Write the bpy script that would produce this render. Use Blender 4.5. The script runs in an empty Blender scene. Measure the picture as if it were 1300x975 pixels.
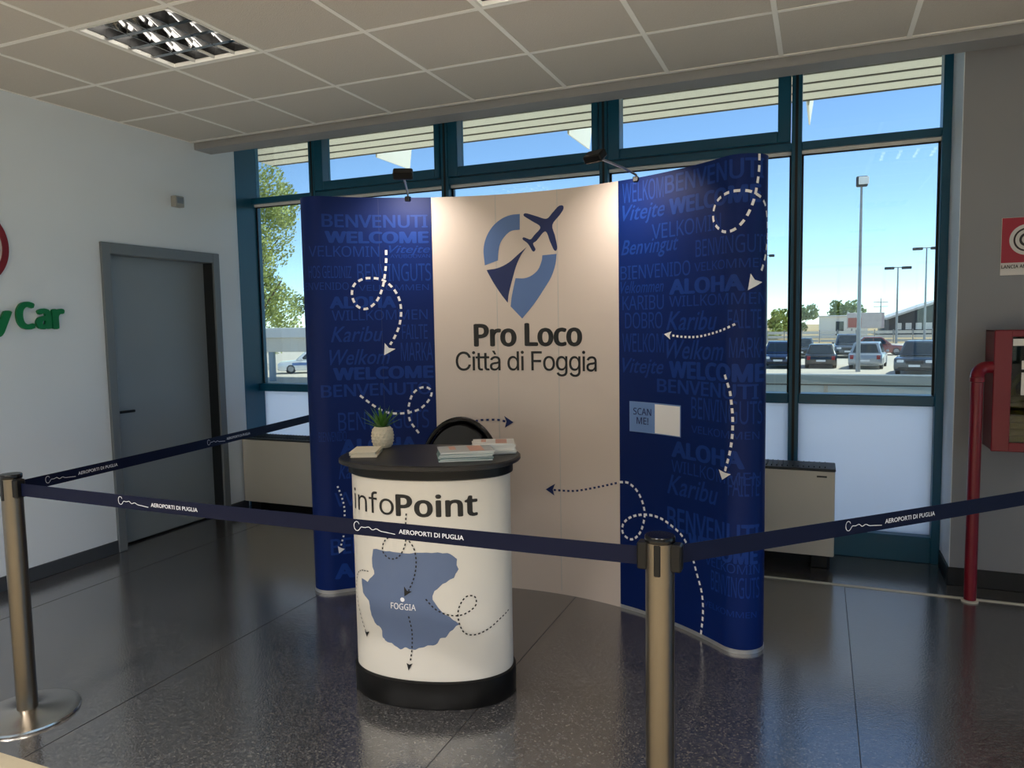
import bpy, bmesh, math, random, os
import numpy as np
from mathutils import Vector, Matrix

# ---------------------------------------------------------------- camera, sky, sun, exposure
SC = bpy.context.scene
COL = SC.collection
R = math.radians

def setup_camera():
    yaw, pitch, roll, fl = -0.3949889, -0.0812171, -0.0176650, 937.34
    f = Vector((math.sin(yaw)*math.cos(pitch), math.cos(yaw)*math.cos(pitch), math.sin(pitch)))
    r = Vector((math.cos(yaw), -math.sin(yaw), 0)); u = r.cross(f)
    r2 = math.cos(roll)*r + math.sin(roll)*u; u2 = -math.sin(roll)*r + math.cos(roll)*u
    cd = bpy.data.cameras.new('camera'); cam = bpy.data.objects.new('camera', cd); COL.objects.link(cam)
    cd.sensor_width = 36.0; cd.lens = fl/1300*36.0; cd.clip_start = .05; cd.clip_end = 2000
    m = Matrix((r2, u2, -f)).transposed().to_4x4(); m.translation = (0, 0, 1.495)
    cam.matrix_world = m
    SC.camera = cam
setup_camera()

SUN_AZ, SUN_EL = R(64), R(58)        # azimuth measured from +Y (out of the facade) towards +X
w = bpy.data.worlds.new('world'); SC.world = w; w.use_nodes = True
nt = w.node_tree; bg = nt.nodes['Background']
sky = nt.nodes.new('ShaderNodeTexSky'); sky.sky_type = 'NISHITA'
sky.sun_disc = False; sky.sun_elevation = SUN_EL; sky.sun_rotation = SUN_AZ
sky.altitude = 1800; sky.air_density = .75; sky.dust_density = .0; sky.ozone_density = 2.2
nt.links.new(sky.outputs[0], bg.inputs[0]); bg.inputs[1].default_value = .26
sl = bpy.data.lights.new('sun', 'SUN'); so = bpy.data.objects.new('sun', sl); COL.objects.link(so)
sl.energy = 5.2; sl.angle = R(.6); sl.color = (1, .95, .87)
so.rotation_euler = Vector((-math.sin(SUN_AZ)*math.cos(SUN_EL), -math.cos(SUN_AZ)*math.cos(SUN_EL), -math.sin(SUN_EL))).to_track_quat('-Z', 'Y').to_euler()

vs = SC.view_settings
SC.display_settings.display_device = 'sRGB'
vs.view_transform = 'Standard'; vs.look = 'None'; vs.gamma = 1; vs.use_curve_mapping = False
vs.exposure = 0.22
HALL_FILL = 50.0                     # watts of each unseen ceiling fitting added to light the hall
SPOT_W = 1.9                         # watts of each clip-on spotlight

# ---------------------------------------------------------------- materials
def srgb(*c):
    return tuple((v/255/12.92 if v/255 <= .04045 else ((v/255+.055)/1.055)**2.4) for v in c) + (1,)
MATS = {}
def mat(name, col, rough=.5, metal=0, var=0, vscale=8, bump=0, bscale=60, spec=.5, aniso=None, emit=None, estr=0, coat=0):
    m = bpy.data.materials.new(name); m.use_nodes = True; MATS[name] = m
    n = m.node_tree.nodes; l = m.node_tree.links; b = n['Principled BSDF']
    c = srgb(*col)
    b.inputs['Base Color'].default_value = c; b.inputs['Roughness'].default_value = rough
    b.inputs['Metallic'].default_value = metal; b.inputs['Specular IOR Level'].default_value = spec
    if coat: b.inputs['Coat Weight'].default_value = coat; b.inputs['Coat Roughness'].default_value = .08
    tc = n.new('ShaderNodeTexCoord'); src = tc.outputs['Object']
    if aniso:
        mp = n.new('ShaderNodeMapping'); mp.inputs['Scale'].default_value = aniso; l.new(src, mp.inputs[0]); src = mp.outputs[0]
    nz = n.new('ShaderNodeTexNoise'); nz.inputs['Scale'].default_value = vscale; nz.inputs['Detail'].default_value = 4
    l.new(src, nz.inputs['Vector'])
    mx = n.new('ShaderNodeMix'); mx.data_type = 'RGBA'; v = max(var, .02)
    mx.inputs['A'].default_value = tuple(x*(1-v) for x in c[:3])+(1,)
    mx.inputs['B'].default_value = tuple(min(1, x*(1+v)) for x in c[:3])+(1,)
    l.new(nz.outputs['Fac'], mx.inputs['Factor']); l.new(mx.outputs['Result'], b.inputs['Base Color'])
    if bump:
        nb = n.new('ShaderNodeTexNoise'); nb.inputs['Scale'].default_value = bscale; nb.inputs['Detail'].default_value = 3
        l.new(src, nb.inputs['Vector'])
        bp = n.new('ShaderNodeBump'); bp.inputs['Strength'].default_value = bump; bp.inputs['Distance'].default_value = .004
        l.new(nb.outputs['Fac'], bp.inputs['Height']); l.new(bp.outputs['Normal'], b.inputs['Normal'])
    if emit:
        b.inputs['Emission Color'].default_value = srgb(*emit); b.inputs['Emission Strength'].default_value = estr
    return m

def mat_floor():
    m = bpy.data.materials.new('speckled_floor'); m.use_nodes = True; MATS['floor'] = m
    n = m.node_tree.nodes; l = m.node_tree.links; b = n['Principled BSDF']
    tc = n.new('ShaderNodeTexCoord')
    v = n.new('ShaderNodeTexVoronoi'); v.inputs['Scale'].default_value = 150; l.new(tc.outputs['Object'], v.inputs['Vector'])
    rp = n.new('ShaderNodeValToRGB'); e = rp.color_ramp.elements
    rp.color_ramp.interpolation = 'CONSTANT'
    e[0].position = 0; e[0].color = srgb(60, 60, 62); e[1].position = .42; e[1].color = srgb(77, 76, 77)
    a = e.new(.66); a.color = srgb(90, 88, 88); a = e.new(.88); a.color = srgb(104, 102, 101)
    sp = n.new('ShaderNodeSeparateColor'); l.new(v.outputs['Color'], sp.inputs[0]); l.new(sp.outputs[0], rp.inputs[0])
    nz = n.new('ShaderNodeTexNoise'); nz.inputs['Scale'].default_value = 1.3; nz.inputs['Detail'].default_value = 5; l.new(tc.outputs['Object'], nz.inputs['Vector'])
    mx = n.new('ShaderNodeMix'); mx.data_type = 'RGBA'; mx.blend_type = 'MULTIPLY'; mx.inputs['Factor'].default_value = .35
    l.new(rp.outputs[0], mx.inputs['A']); l.new(nz.outputs['Fac'], mx.inputs['B']); l.new(mx.outputs['Result'], b.inputs['Base Color'])
    mr = n.new('ShaderNodeMapRange'); mr.inputs['To Min'].default_value = .2; mr.inputs['To Max'].default_value = .3
    l.new(nz.outputs['Fac'], mr.inputs['Value']); l.new(mr.outputs[0], b.inputs['Roughness'])
    nb = n.new('ShaderNodeTexNoise'); nb.inputs['Scale'].default_value = 120; nb.inputs['Detail'].default_value = 2; l.new(tc.outputs['Object'], nb.inputs['Vector'])
    bp = n.new('ShaderNodeBump'); bp.inputs['Strength'].default_value = .13; bp.inputs['Distance'].default_value = .004
    l.new(nb.outputs['Fac'], bp.inputs['Height']); l.new(bp.outputs[0], b.inputs['Normal'])
    b.inputs['Specular IOR Level'].default_value = .5
    b.inputs['Coat Weight'].default_value = 1; b.inputs['Coat IOR'].default_value = 2.1; b.inputs['Coat Roughness'].default_value = .1; l.new(bp.outputs[0], b.inputs['Coat Normal'])
    return m

def mat_glass(name, tint, refl=.06):
    m = bpy.data.materials.new(name); m.use_nodes = True; MATS[name] = m
    n = m.node_tree.nodes; l = m.node_tree.links; n.remove(n['Principled BSDF'])
    t = n.new('ShaderNodeBsdfTransparent'); t.inputs[0].default_value = srgb(*tint)
    g = n.new('ShaderNodeBsdfGlossy'); g.inputs['Roughness'].default_value = .01
    fr = n.new('ShaderNodeFresnel'); fr.inputs[0].default_value = 1.45
    nz = n.new('ShaderNodeTexNoise'); nz.inputs['Scale'].default_value = 2; tc = n.new('ShaderNodeTexCoord'); l.new(tc.outputs['Object'], nz.inputs['Vector'])
    ma = n.new('ShaderNodeMath'); ma.operation = 'MULTIPLY_ADD'; ma.inputs[1].default_value = .01; l.new(nz.outputs['Fac'], ma.inputs[0]); l.new(fr.outputs[0], ma.inputs[2])
    mx = n.new('ShaderNodeMixShader'); l.new(ma.outputs[0], mx.inputs[0]); l.new(t.outputs[0], mx.inputs[1]); l.new(g.outputs[0], mx.inputs[2])
    l.new(mx.outputs[0], n['Material Output'].inputs[0]); return m

def mat_frost(name, col):
    m = bpy.data.materials.new(name); m.use_nodes = True; MATS[name] = m
    n = m.node_tree.nodes; l = m.node_tree.links; b = n['Principled BSDF']
    tc = n.new('ShaderNodeTexCoord'); nz = n.new('ShaderNodeTexNoise'); nz.inputs['Scale'].default_value = 2.5; l.new(tc.outputs['Object'], nz.inputs['Vector'])
    mx = n.new('ShaderNodeMix'); mx.data_type = 'RGBA'; c = srgb(*col)
    mx.inputs['A'].default_value = tuple(x*.95 for x in c[:3])+(1,); mx.inputs['B'].default_value = c; l.new(nz.outputs['Fac'], mx.inputs['Factor'])
    l.new(mx.outputs['Result'], b.inputs['Base Color']); b.inputs['Roughness'].default_value = .25
    t = n.new('ShaderNodeBsdfTranslucent'); l.new(mx.outputs['Result'], t.inputs[0])
    ms = n.new('ShaderNodeMixShader'); ms.inputs[0].default_value = .72
    l.new(b.outputs[0], ms.inputs[1]); l.new(t.outputs[0], ms.inputs[2]); l.new(ms.outputs[0], n['Material Output'].inputs[0]); return m

mat_floor()
mat('beige_floor', (172, 160, 136), .35, var=.1, vscale=30)
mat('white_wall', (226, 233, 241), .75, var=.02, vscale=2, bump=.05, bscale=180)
mat('shaded_wall', (140, 141, 146), .75, var=.02, vscale=2, bump=.05, bscale=180)  # albedo lowered: weak light on the right wall is put into its colour
mat('ceiling_tile', (202, 196, 188), .9, var=.05, vscale=90, bump=.5, bscale=170)
mat('runner_white', (244, 242, 238), .5)
mat('bulkhead_grey', (150, 150, 151), .6)
mat('teal_frame', (14, 84, 112), .34, var=.05, spec=.5)
mat('dark_gasket', (14, 20, 24), .6)
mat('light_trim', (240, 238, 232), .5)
mat_glass('window_glass', (232, 242, 242))
mat_frost('frosted_film', (236, 244, 250))
mat('door_grey', (138, 148, 156), .5, var=.03, vscale=3)
mat('door_frame_grey', (112, 119, 126), .45)
mat('handle_dark', (40, 44, 48), .35, metal=.6)
mat('skirting_grey', (64, 68, 74), .5)
mat('black_skirting', (18, 19, 21), .45)
mat('strip_pale', (196, 192, 180), .5)
mat('seam_dark', (40, 40, 41), .4)
mat('alu_white', (230, 228, 222), .35)
mat('mirror_louvre', (190, 190, 190), .07, metal=1)
mat('lamp_tray', (22, 22, 22), .4)
mat('tube_dim', (240, 236, 225), .4, emit=(255, 248, 236), estr=7)
mat('tube_lit', (240, 236, 225), .4, emit=(255, 238, 212), estr=1.0)
mat('panel_blue', (0, 29, 92), .48, var=.05, vscale=2, spec=.2)
mat('print_blue', (18, 54, 128), .48, spec=.2)
mat('panel_cream', (212, 198, 188), .5, var=.015, vscale=2)
mat('print_white', (235, 235, 238), .5)
mat('print_navy', (14, 36, 92), .5)
mat('print_steel', (88, 118, 172), .5)
mat('print_black', (12, 12, 14), .5)
mat('sticker_blue', (104, 138, 196), .5)
mat('map_blue', (92, 108, 140), .55)
mat('silver_strip', (196, 198, 200), .3, metal=.7)
mat('alloy', (150, 152, 155), .35, metal=.9)
mat('black_plastic', (9, 9, 10), .42, spec=.3)
mat('black_top', (27, 25, 25), .42, var=.08, vscale=30)
mat('black_gloss', (6, 5, 6), .25, spec=.35)
mat('counter_white', (212, 207, 198), .42)
mat('steel_brushed', (122, 114, 102), .3, metal=1, var=.05, vscale=5, aniso=(60, 60, 1))
mat('steel_base', (200, 195, 188), .24, metal=1, var=.04, vscale=14)
mat('belt_navy', (1, 8, 38), .6, var=.06, vscale=260, spec=.2)
b_ = MATS['belt_navy'].node_tree.nodes['Principled BSDF']; b_.inputs['Sheen Weight'].default_value = .1; b_.inputs['Sheen Roughness'].default_value = .35; b_.inputs['Sheen Tint'].default_value = srgb(40, 96, 235)
mat('belt_print', (220, 222, 230), .55)
mat('pot_stone', (212, 200, 176), .6, bump=.2, bscale=90)
mat('leaf_green', (66, 112, 42), .45, var=.25, vscale=40)
mat('paper_cream', (226, 216, 194), .65)
mat('paper_white', (226, 224, 218), .5)
mat('cover_teal', (116, 146, 142), .4, var=.15, vscale=60)
mat('cover_pink', (206, 150, 128), .4)
mat('cover_grey', (180, 184, 184), .4)
mat('fan_coil_cream', (206, 200, 188), .5)
mat('fan_coil_grille', (44, 46, 46), .5)
mat('sign_red', (156, 16, 48), .4)
mat('sign_white', (206, 202, 200), .5)
mat('fire_red', (122, 12, 32), .35, var=.04)
mat('hose_yellow', (124, 118, 30), .6, var=.2, vscale=30)
mat('cabinet_dark', (34, 30, 22), .6)
mat_glass('cabinet_glass', (205, 208, 190))
mat('sign_green', (0, 120, 66), .4)
mat('ring_red', (122, 20, 34), .4)
mat('disc_red', (164, 36, 44), .45)
mat('sensor_grey', (166, 164, 158), .5)
mat('asphalt', (206, 194, 174), .9, var=.08, vscale=.6)
mat('dry_field', (186, 158, 112), .95, var=.15, vscale=.15)
mat('terrace', (240, 232, 216), .8, var=.05, vscale=3)
mat('canopy_cream', (250, 240, 218), .6)
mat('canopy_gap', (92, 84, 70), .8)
mat('rail_grey', (132, 146, 156), .5)
mat('rail_panel', (150, 168, 182), .5)
mat('render_white', (236, 234, 228), .8)
mat('hangar_dark', (66, 70, 76), .7)
mat('roof_pale', (206, 206, 204), .6)
mat('pole_grey', (150, 152, 152), .5, metal=.3)
mat('lamp_dark', (52, 56, 60), .5)
mat('fence_pale', (206, 200, 188), .8)
mat('shade_window', (46, 54, 62), .2)
mat('billboard_print', (196, 184, 186), .6, var=.25, vscale=1.2)
mat('billboard_red', (168, 62, 62), .6)
mat('leaf_olive', (124, 136, 62), .7, var=.35, vscale=1.5)
mat('leaf_light', (168, 176, 98), .7, var=.3, vscale=1.5)
mat('bark', (104, 88, 70), .9, var=.2)
mat('tyre', (26, 26, 27), .8)
mat('wheel_alloy', (150, 152, 154), .35, metal=.7)
mat('car_glass', (36, 44, 50), .08, spec=.7)
mat('head_lamp', (220, 222, 224), .15)
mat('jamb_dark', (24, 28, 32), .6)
mat('tail_lamp', (150, 20, 22), .25)
mat('car_trim', (24, 25, 27), .5)
CAR_COL = dict(black=(26, 28, 32), blue=(50, 66, 96), grey=(92, 98, 106), silver=(160, 166, 172), white=(228, 230, 232), slate=(66, 74, 82), red=(150, 88, 80))
for k, v in CAR_COL.items(): mat('paint_'+k, v, .25, metal=.2, coat=.6)

# ---------------------------------------------------------------- helpers
class MB:
    """collects faces of ONE part"""
    def __init__(s): s.v = []; s.f = []
    def quadfaces(s, vs, fs):
        o = len(s.v); s.v += [tuple(v) for v in vs]; s.f += [tuple(i+o for i in f) for f in fs]; return s
    def box(s, x0, x1, y0, y1, z0, z1):
        return s.quadfaces([(x0,y0,z0),(x1,y0,z0),(x1,y1,z0),(x0,y1,z0),(x0,y0,z1),(x1,y0,z1),(x1,y1,z1),(x0,y1,z1)],
            [(0,3,2,1),(4,5,6,7),(0,1,5,4),(1,2,6,5),(2,3,7,6),(3,0,4,7)])
    def rbox(s, x0, x1, y0, y1, z0, z1, bev=.01, seg=2):
        bm = bmesh.new(); bmesh.ops.create_cube(bm, size=1)
        for v in bm.verts: v.co = ((x0+x1)/2+v.co.x*(x1-x0), (y0+y1)/2+v.co.y*(y1-y0), (z0+z1)/2+v.co.z*(z1-z0))
        bmesh.ops.bevel(bm, geom=bm.edges[:], offset=bev, segments=seg, affect='EDGES', profile=.5)
        return s.bm(bm)
    def bm(s, bm, M=None):
        bm.verts.index_update()
        vs = [(M @ v.co if M else v.co) for v in bm.verts]
        s.quadfaces([tuple(v) for v in vs], [tuple(v.index for v in f.verts) for f in bm.faces]); bm.free(); return s
    def prism(s, poly, d0, d1, axis='z'):
        """polygon (2d) extruded along an axis. axis z: (x,y); y: (x,z); x: (y,z)"""
        def p(a, b, d): return (a,b,d) if axis == 'z' else (a,d,b) if axis == 'y' else (d,a,b)
        n = len(poly)
        vs = [p(a,b,d0) for a,b in poly]+[p(a,b,d1) for a,b in poly]
        return s.quadfaces(vs, [tuple(range(n))[::-1], tuple(range(n,2*n))]+[(i,(i+1)%n,n+(i+1)%n,n+i) for i in range(n)])
    def rings(s, rings, cap=True, closed=True):
        n = len(rings[0]); vs = [p for r in rings for p in r]; fs = []
        for k in range(len(rings)-1):
            for i in range(n if closed else n-1):
                j = (i+1) % n; fs.append((k*n+i, k*n+j, (k+1)*n+j, (k+1)*n+i))
        if cap: fs += [tuple(range(n))[::-1], tuple(range((len(rings)-1)*n, len(rings)*n))]
        return s.quadfaces(vs, fs)
    def lathe(s, prof, c=(0,0,0), n=32, cap=True):
        return s.rings([[(c[0]+r*math.cos(2*math.pi*i/n), c[1]+r*math.sin(2*math.pi*i/n), c[2]+z) for i in range(n)] for r, z in prof], cap)
    def tube(s, path, r, n=10):
        P = [Vector(p) for p in path]; rg = []; up = None
        for i, p in enumerate(P):
            t = (P[min(i+1,len(P)-1)]-P[max(i-1,0)]).normalized()
            if up is None: up = t.orthogonal().normalized()
            a = (up - t*up.dot(t)).normalized(); up = a; b = t.cross(a)
            rr = r[i] if isinstance(r, (list, tuple)) else r
            rg.append([tuple(p+rr*(math.cos(2*math.pi*k/n)*a+math.sin(2*math.pi*k/n)*b)) for k in range(n)])
        return s.rings(rg)

def root_loc(p):
    while p.parent: p = p.parent
    return p.location.copy()
def obj(name, mb, m, parent=None, local=False, smooth=35, **tags):
    me = bpy.data.meshes.new(name)
    off = Vector((0,0,0)) if (parent is None or local) else root_loc(parent)
    me.from_pydata([tuple(Vector(v)-off) for v in mb.v], [], mb.f)
    bm = bmesh.new(); bm.from_mesh(me); bmesh.ops.recalc_face_normals(bm, faces=bm.faces[:]); bm.to_mesh(me); bm.free()
    if smooth:
        me.polygons.foreach_set('use_smooth', [True]*len(me.polygons)); me.set_sharp_from_angle(angle=R(smooth))
    me.materials.append(MATS[m])
    o = bpy.data.objects.new(name, me); COL.objects.link(o)
    if parent: o.parent = parent
    return tag(o, **tags)
def tag(o, label=None, cat=None, group=None, kind=None):
    if label: o['label'] = label
    if cat: o['category'] = cat
    if group: o['group'] = group
    if kind: o['kind'] = kind
    return o
def struct(name, mb, m, **k): return obj(name, mb, m, kind='structure', **k)
def thing(name, loc, label, cat, group=None, rz=0):
    o = bpy.data.objects.new(name, None); COL.objects.link(o); o.location = loc; o.rotation_euler = (0,0,rz); o.empty_display_size = .1
    return tag(o, label, cat, group)
def dup(o, parent=None, loc=None, rz=None, label=None):
    c = o.copy(); COL.objects.link(c); c.parent = parent
    if loc is not None: c.location = loc
    if rz is not None: c.rotation_euler = (0,0,rz)
    if label: c['label'] = label
    for ch in [x for x in o.children]: dup(ch, c)
    return c

# lettering -----------------------------------------------------------------
FONTS = {'gill': None}
for key, fn in (('inter', 'Inter.woff2'), ('noto', 'NotoSansHebrew-Regular.woff2')):
    try: FONTS[key] = bpy.data.fonts.load(os.path.join(bpy.utils.system_resource('DATAFILES', path='fonts'), fn))
    except Exception: FONTS[key] = None
def text2d(body, bold=0, space=1.0, shear=0, res=3, font='noto'):
    """list of 2d verts and faces of a word, size 1"""
    c = bpy.data.curves.new('t', 'FONT'); c.body = body; c.size = 1; c.offset = bold; c.space_character = space; c.shear = shear; c.resolution_u = res
    if FONTS[font]: c.font = FONTS[font]
    o = bpy.data.objects.new('t', c); COL.objects.link(o); bpy.context.view_layer.update()
    me = bpy.data.meshes.new_from_object(o.evaluated_get(bpy.context.evaluated_depsgraph_get()))
    vs = [(v.co.x, v.co.y) for v in me.vertices]; fs = [tuple(p.vertices) for p in me.polygons]
    bpy.data.objects.remove(o); bpy.data.curves.remove(c); bpy.data.meshes.remove(me)
    return vs, fs
CAP = {}
def capheight(font):
    if font not in CAP: CAP[font] = max(v[1] for v in text2d('H', 0, font=font)[0])
    return CAP[font]
class Print2D:
    """flat artwork in (s, z) coordinates of a surface"""
    def __init__(s): s.v = []; s.f = []; s.k = []
    def add(s, vs, fs, k=None): o = len(s.v); s.v += vs; s.k += (k or [0.]*len(vs)); s.f += [tuple(i+o for i in f) for f in fs]
    def poly(s, pts): s.add([tuple(p) for p in pts], [tuple(range(len(pts)))])
    def word(s, body, s0, s1, zb, h, bold=0, shear=0, fit='cap', rot=0, space=1.0, overprint=True, font='noto'):
        lay = None
        if overprint and bold:
            lay = []
            v0, f0 = text2d(body, 0, space+bold*1.2, shear, font=font); vs, fs = [], []
            for dx, dy in ((1,0),(.7,.7),(0,1),(-.7,.7),(-1,0),(-.7,-.7),(0,-1),(.7,-.7)):
                o_ = len(vs); lay += [.00007*len(lay)/len(v0)]*len(v0); vs += [(x+dx*bold, y+dy*bold*.55) for x, y in v0]; fs += [tuple(i+o_ for i in f) for f in f0]
        else: vs, fs = text2d(body, bold, space, shear, font=font)
        x0 = min(v[0] for v in vs); x1 = max(v[0] for v in vs); y0 = min(v[1] for v in vs); y1 = max(v[1] for v in vs)
        kx = (s1-s0)/(x1-x0)
        if fit == 'cap': f = lambda y: zb+y*h/(capheight(font)+.5*bold)
        else: f = lambda y: zb+(y-y0)*h/(y1-y0)
        s.add([(s0+(x-x0)*kx, f(y)+rot*(x-x0)*kx) for x, y in vs], fs, lay)
    def dashes(s, pts, wd=.012, dash=.022, gap=.016):
        P = [np.array(p, float) for p in pts]; P = [2*P[0]-P[1]]+P+[2*P[-1]-P[-2]]; fine = []
        for i in range(1, len(P)-2):
            for t in np.linspace(0, 1, 14, endpoint=False):
                a, b, c, d = P[i-1:i+3]
                fine.append(.5*(2*b+(c-a)*t+(2*a-5*b+4*c-d)*t*t+(3*b-a-3*c+d)*t**3))
        fine.append(P[-2]); fine = np.array(fine); L = np.r_[0, np.cumsum(np.hypot(*np.diff(fine, axis=0).T))]
        at = lambda l: np.array([np.interp(l, L, fine[:,0]), np.interp(l, L, fine[:,1])])
        l = 0
        while l+dash*.5 < L[-1]:
            q = []
            for k in np.linspace(l, min(l+dash, L[-1]), 4):
                t = at(min(k+.002, L[-1]))-at(max(k-.002, 0)); t /= np.hypot(*t)+1e-9; q.append((at(k), np.array([-t[1], t[0]])*wd/2))
            vs = [tuple(p+n) for p, n in q]+[tuple(p-n) for p, n in q]
            s.add(vs, [(i, i+1, i+5, i+4) for i in range(3)]); l += dash+gap
    def mapped(s, fn, cut=.03):
        """wrapped on a surface: fn(s, z, lift) -> point; facing out. Cut so that it follows the bend"""
        bm = bmesh.new(); V = [bm.verts.new((a, b, k)) for (a, b), k in zip(s.v, s.k)]
        for f in s.f:
            try: bm.faces.new([V[i] for i in f])
            except ValueError: pass
        bmesh.ops.triangulate(bm, faces=bm.faces[:])
        if cut:
            xs = [v[0] for v in s.v]; k = math.ceil(min(xs)/cut)
            while k*cut < max(xs):
                bmesh.ops.bisect_plane(bm, geom=bm.verts[:]+bm.edges[:]+bm.faces[:], plane_co=(k*cut,0,0), plane_no=(1,0,0)); k += 1
        mb = MB(); bm.verts.index_update()
        mb.quadfaces([fn(v.co.x, v.co.y, v.co.z) for v in bm.verts], [tuple(v.index for v in f.verts) for f in bm.faces]); bm.free()
        return mb

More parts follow.
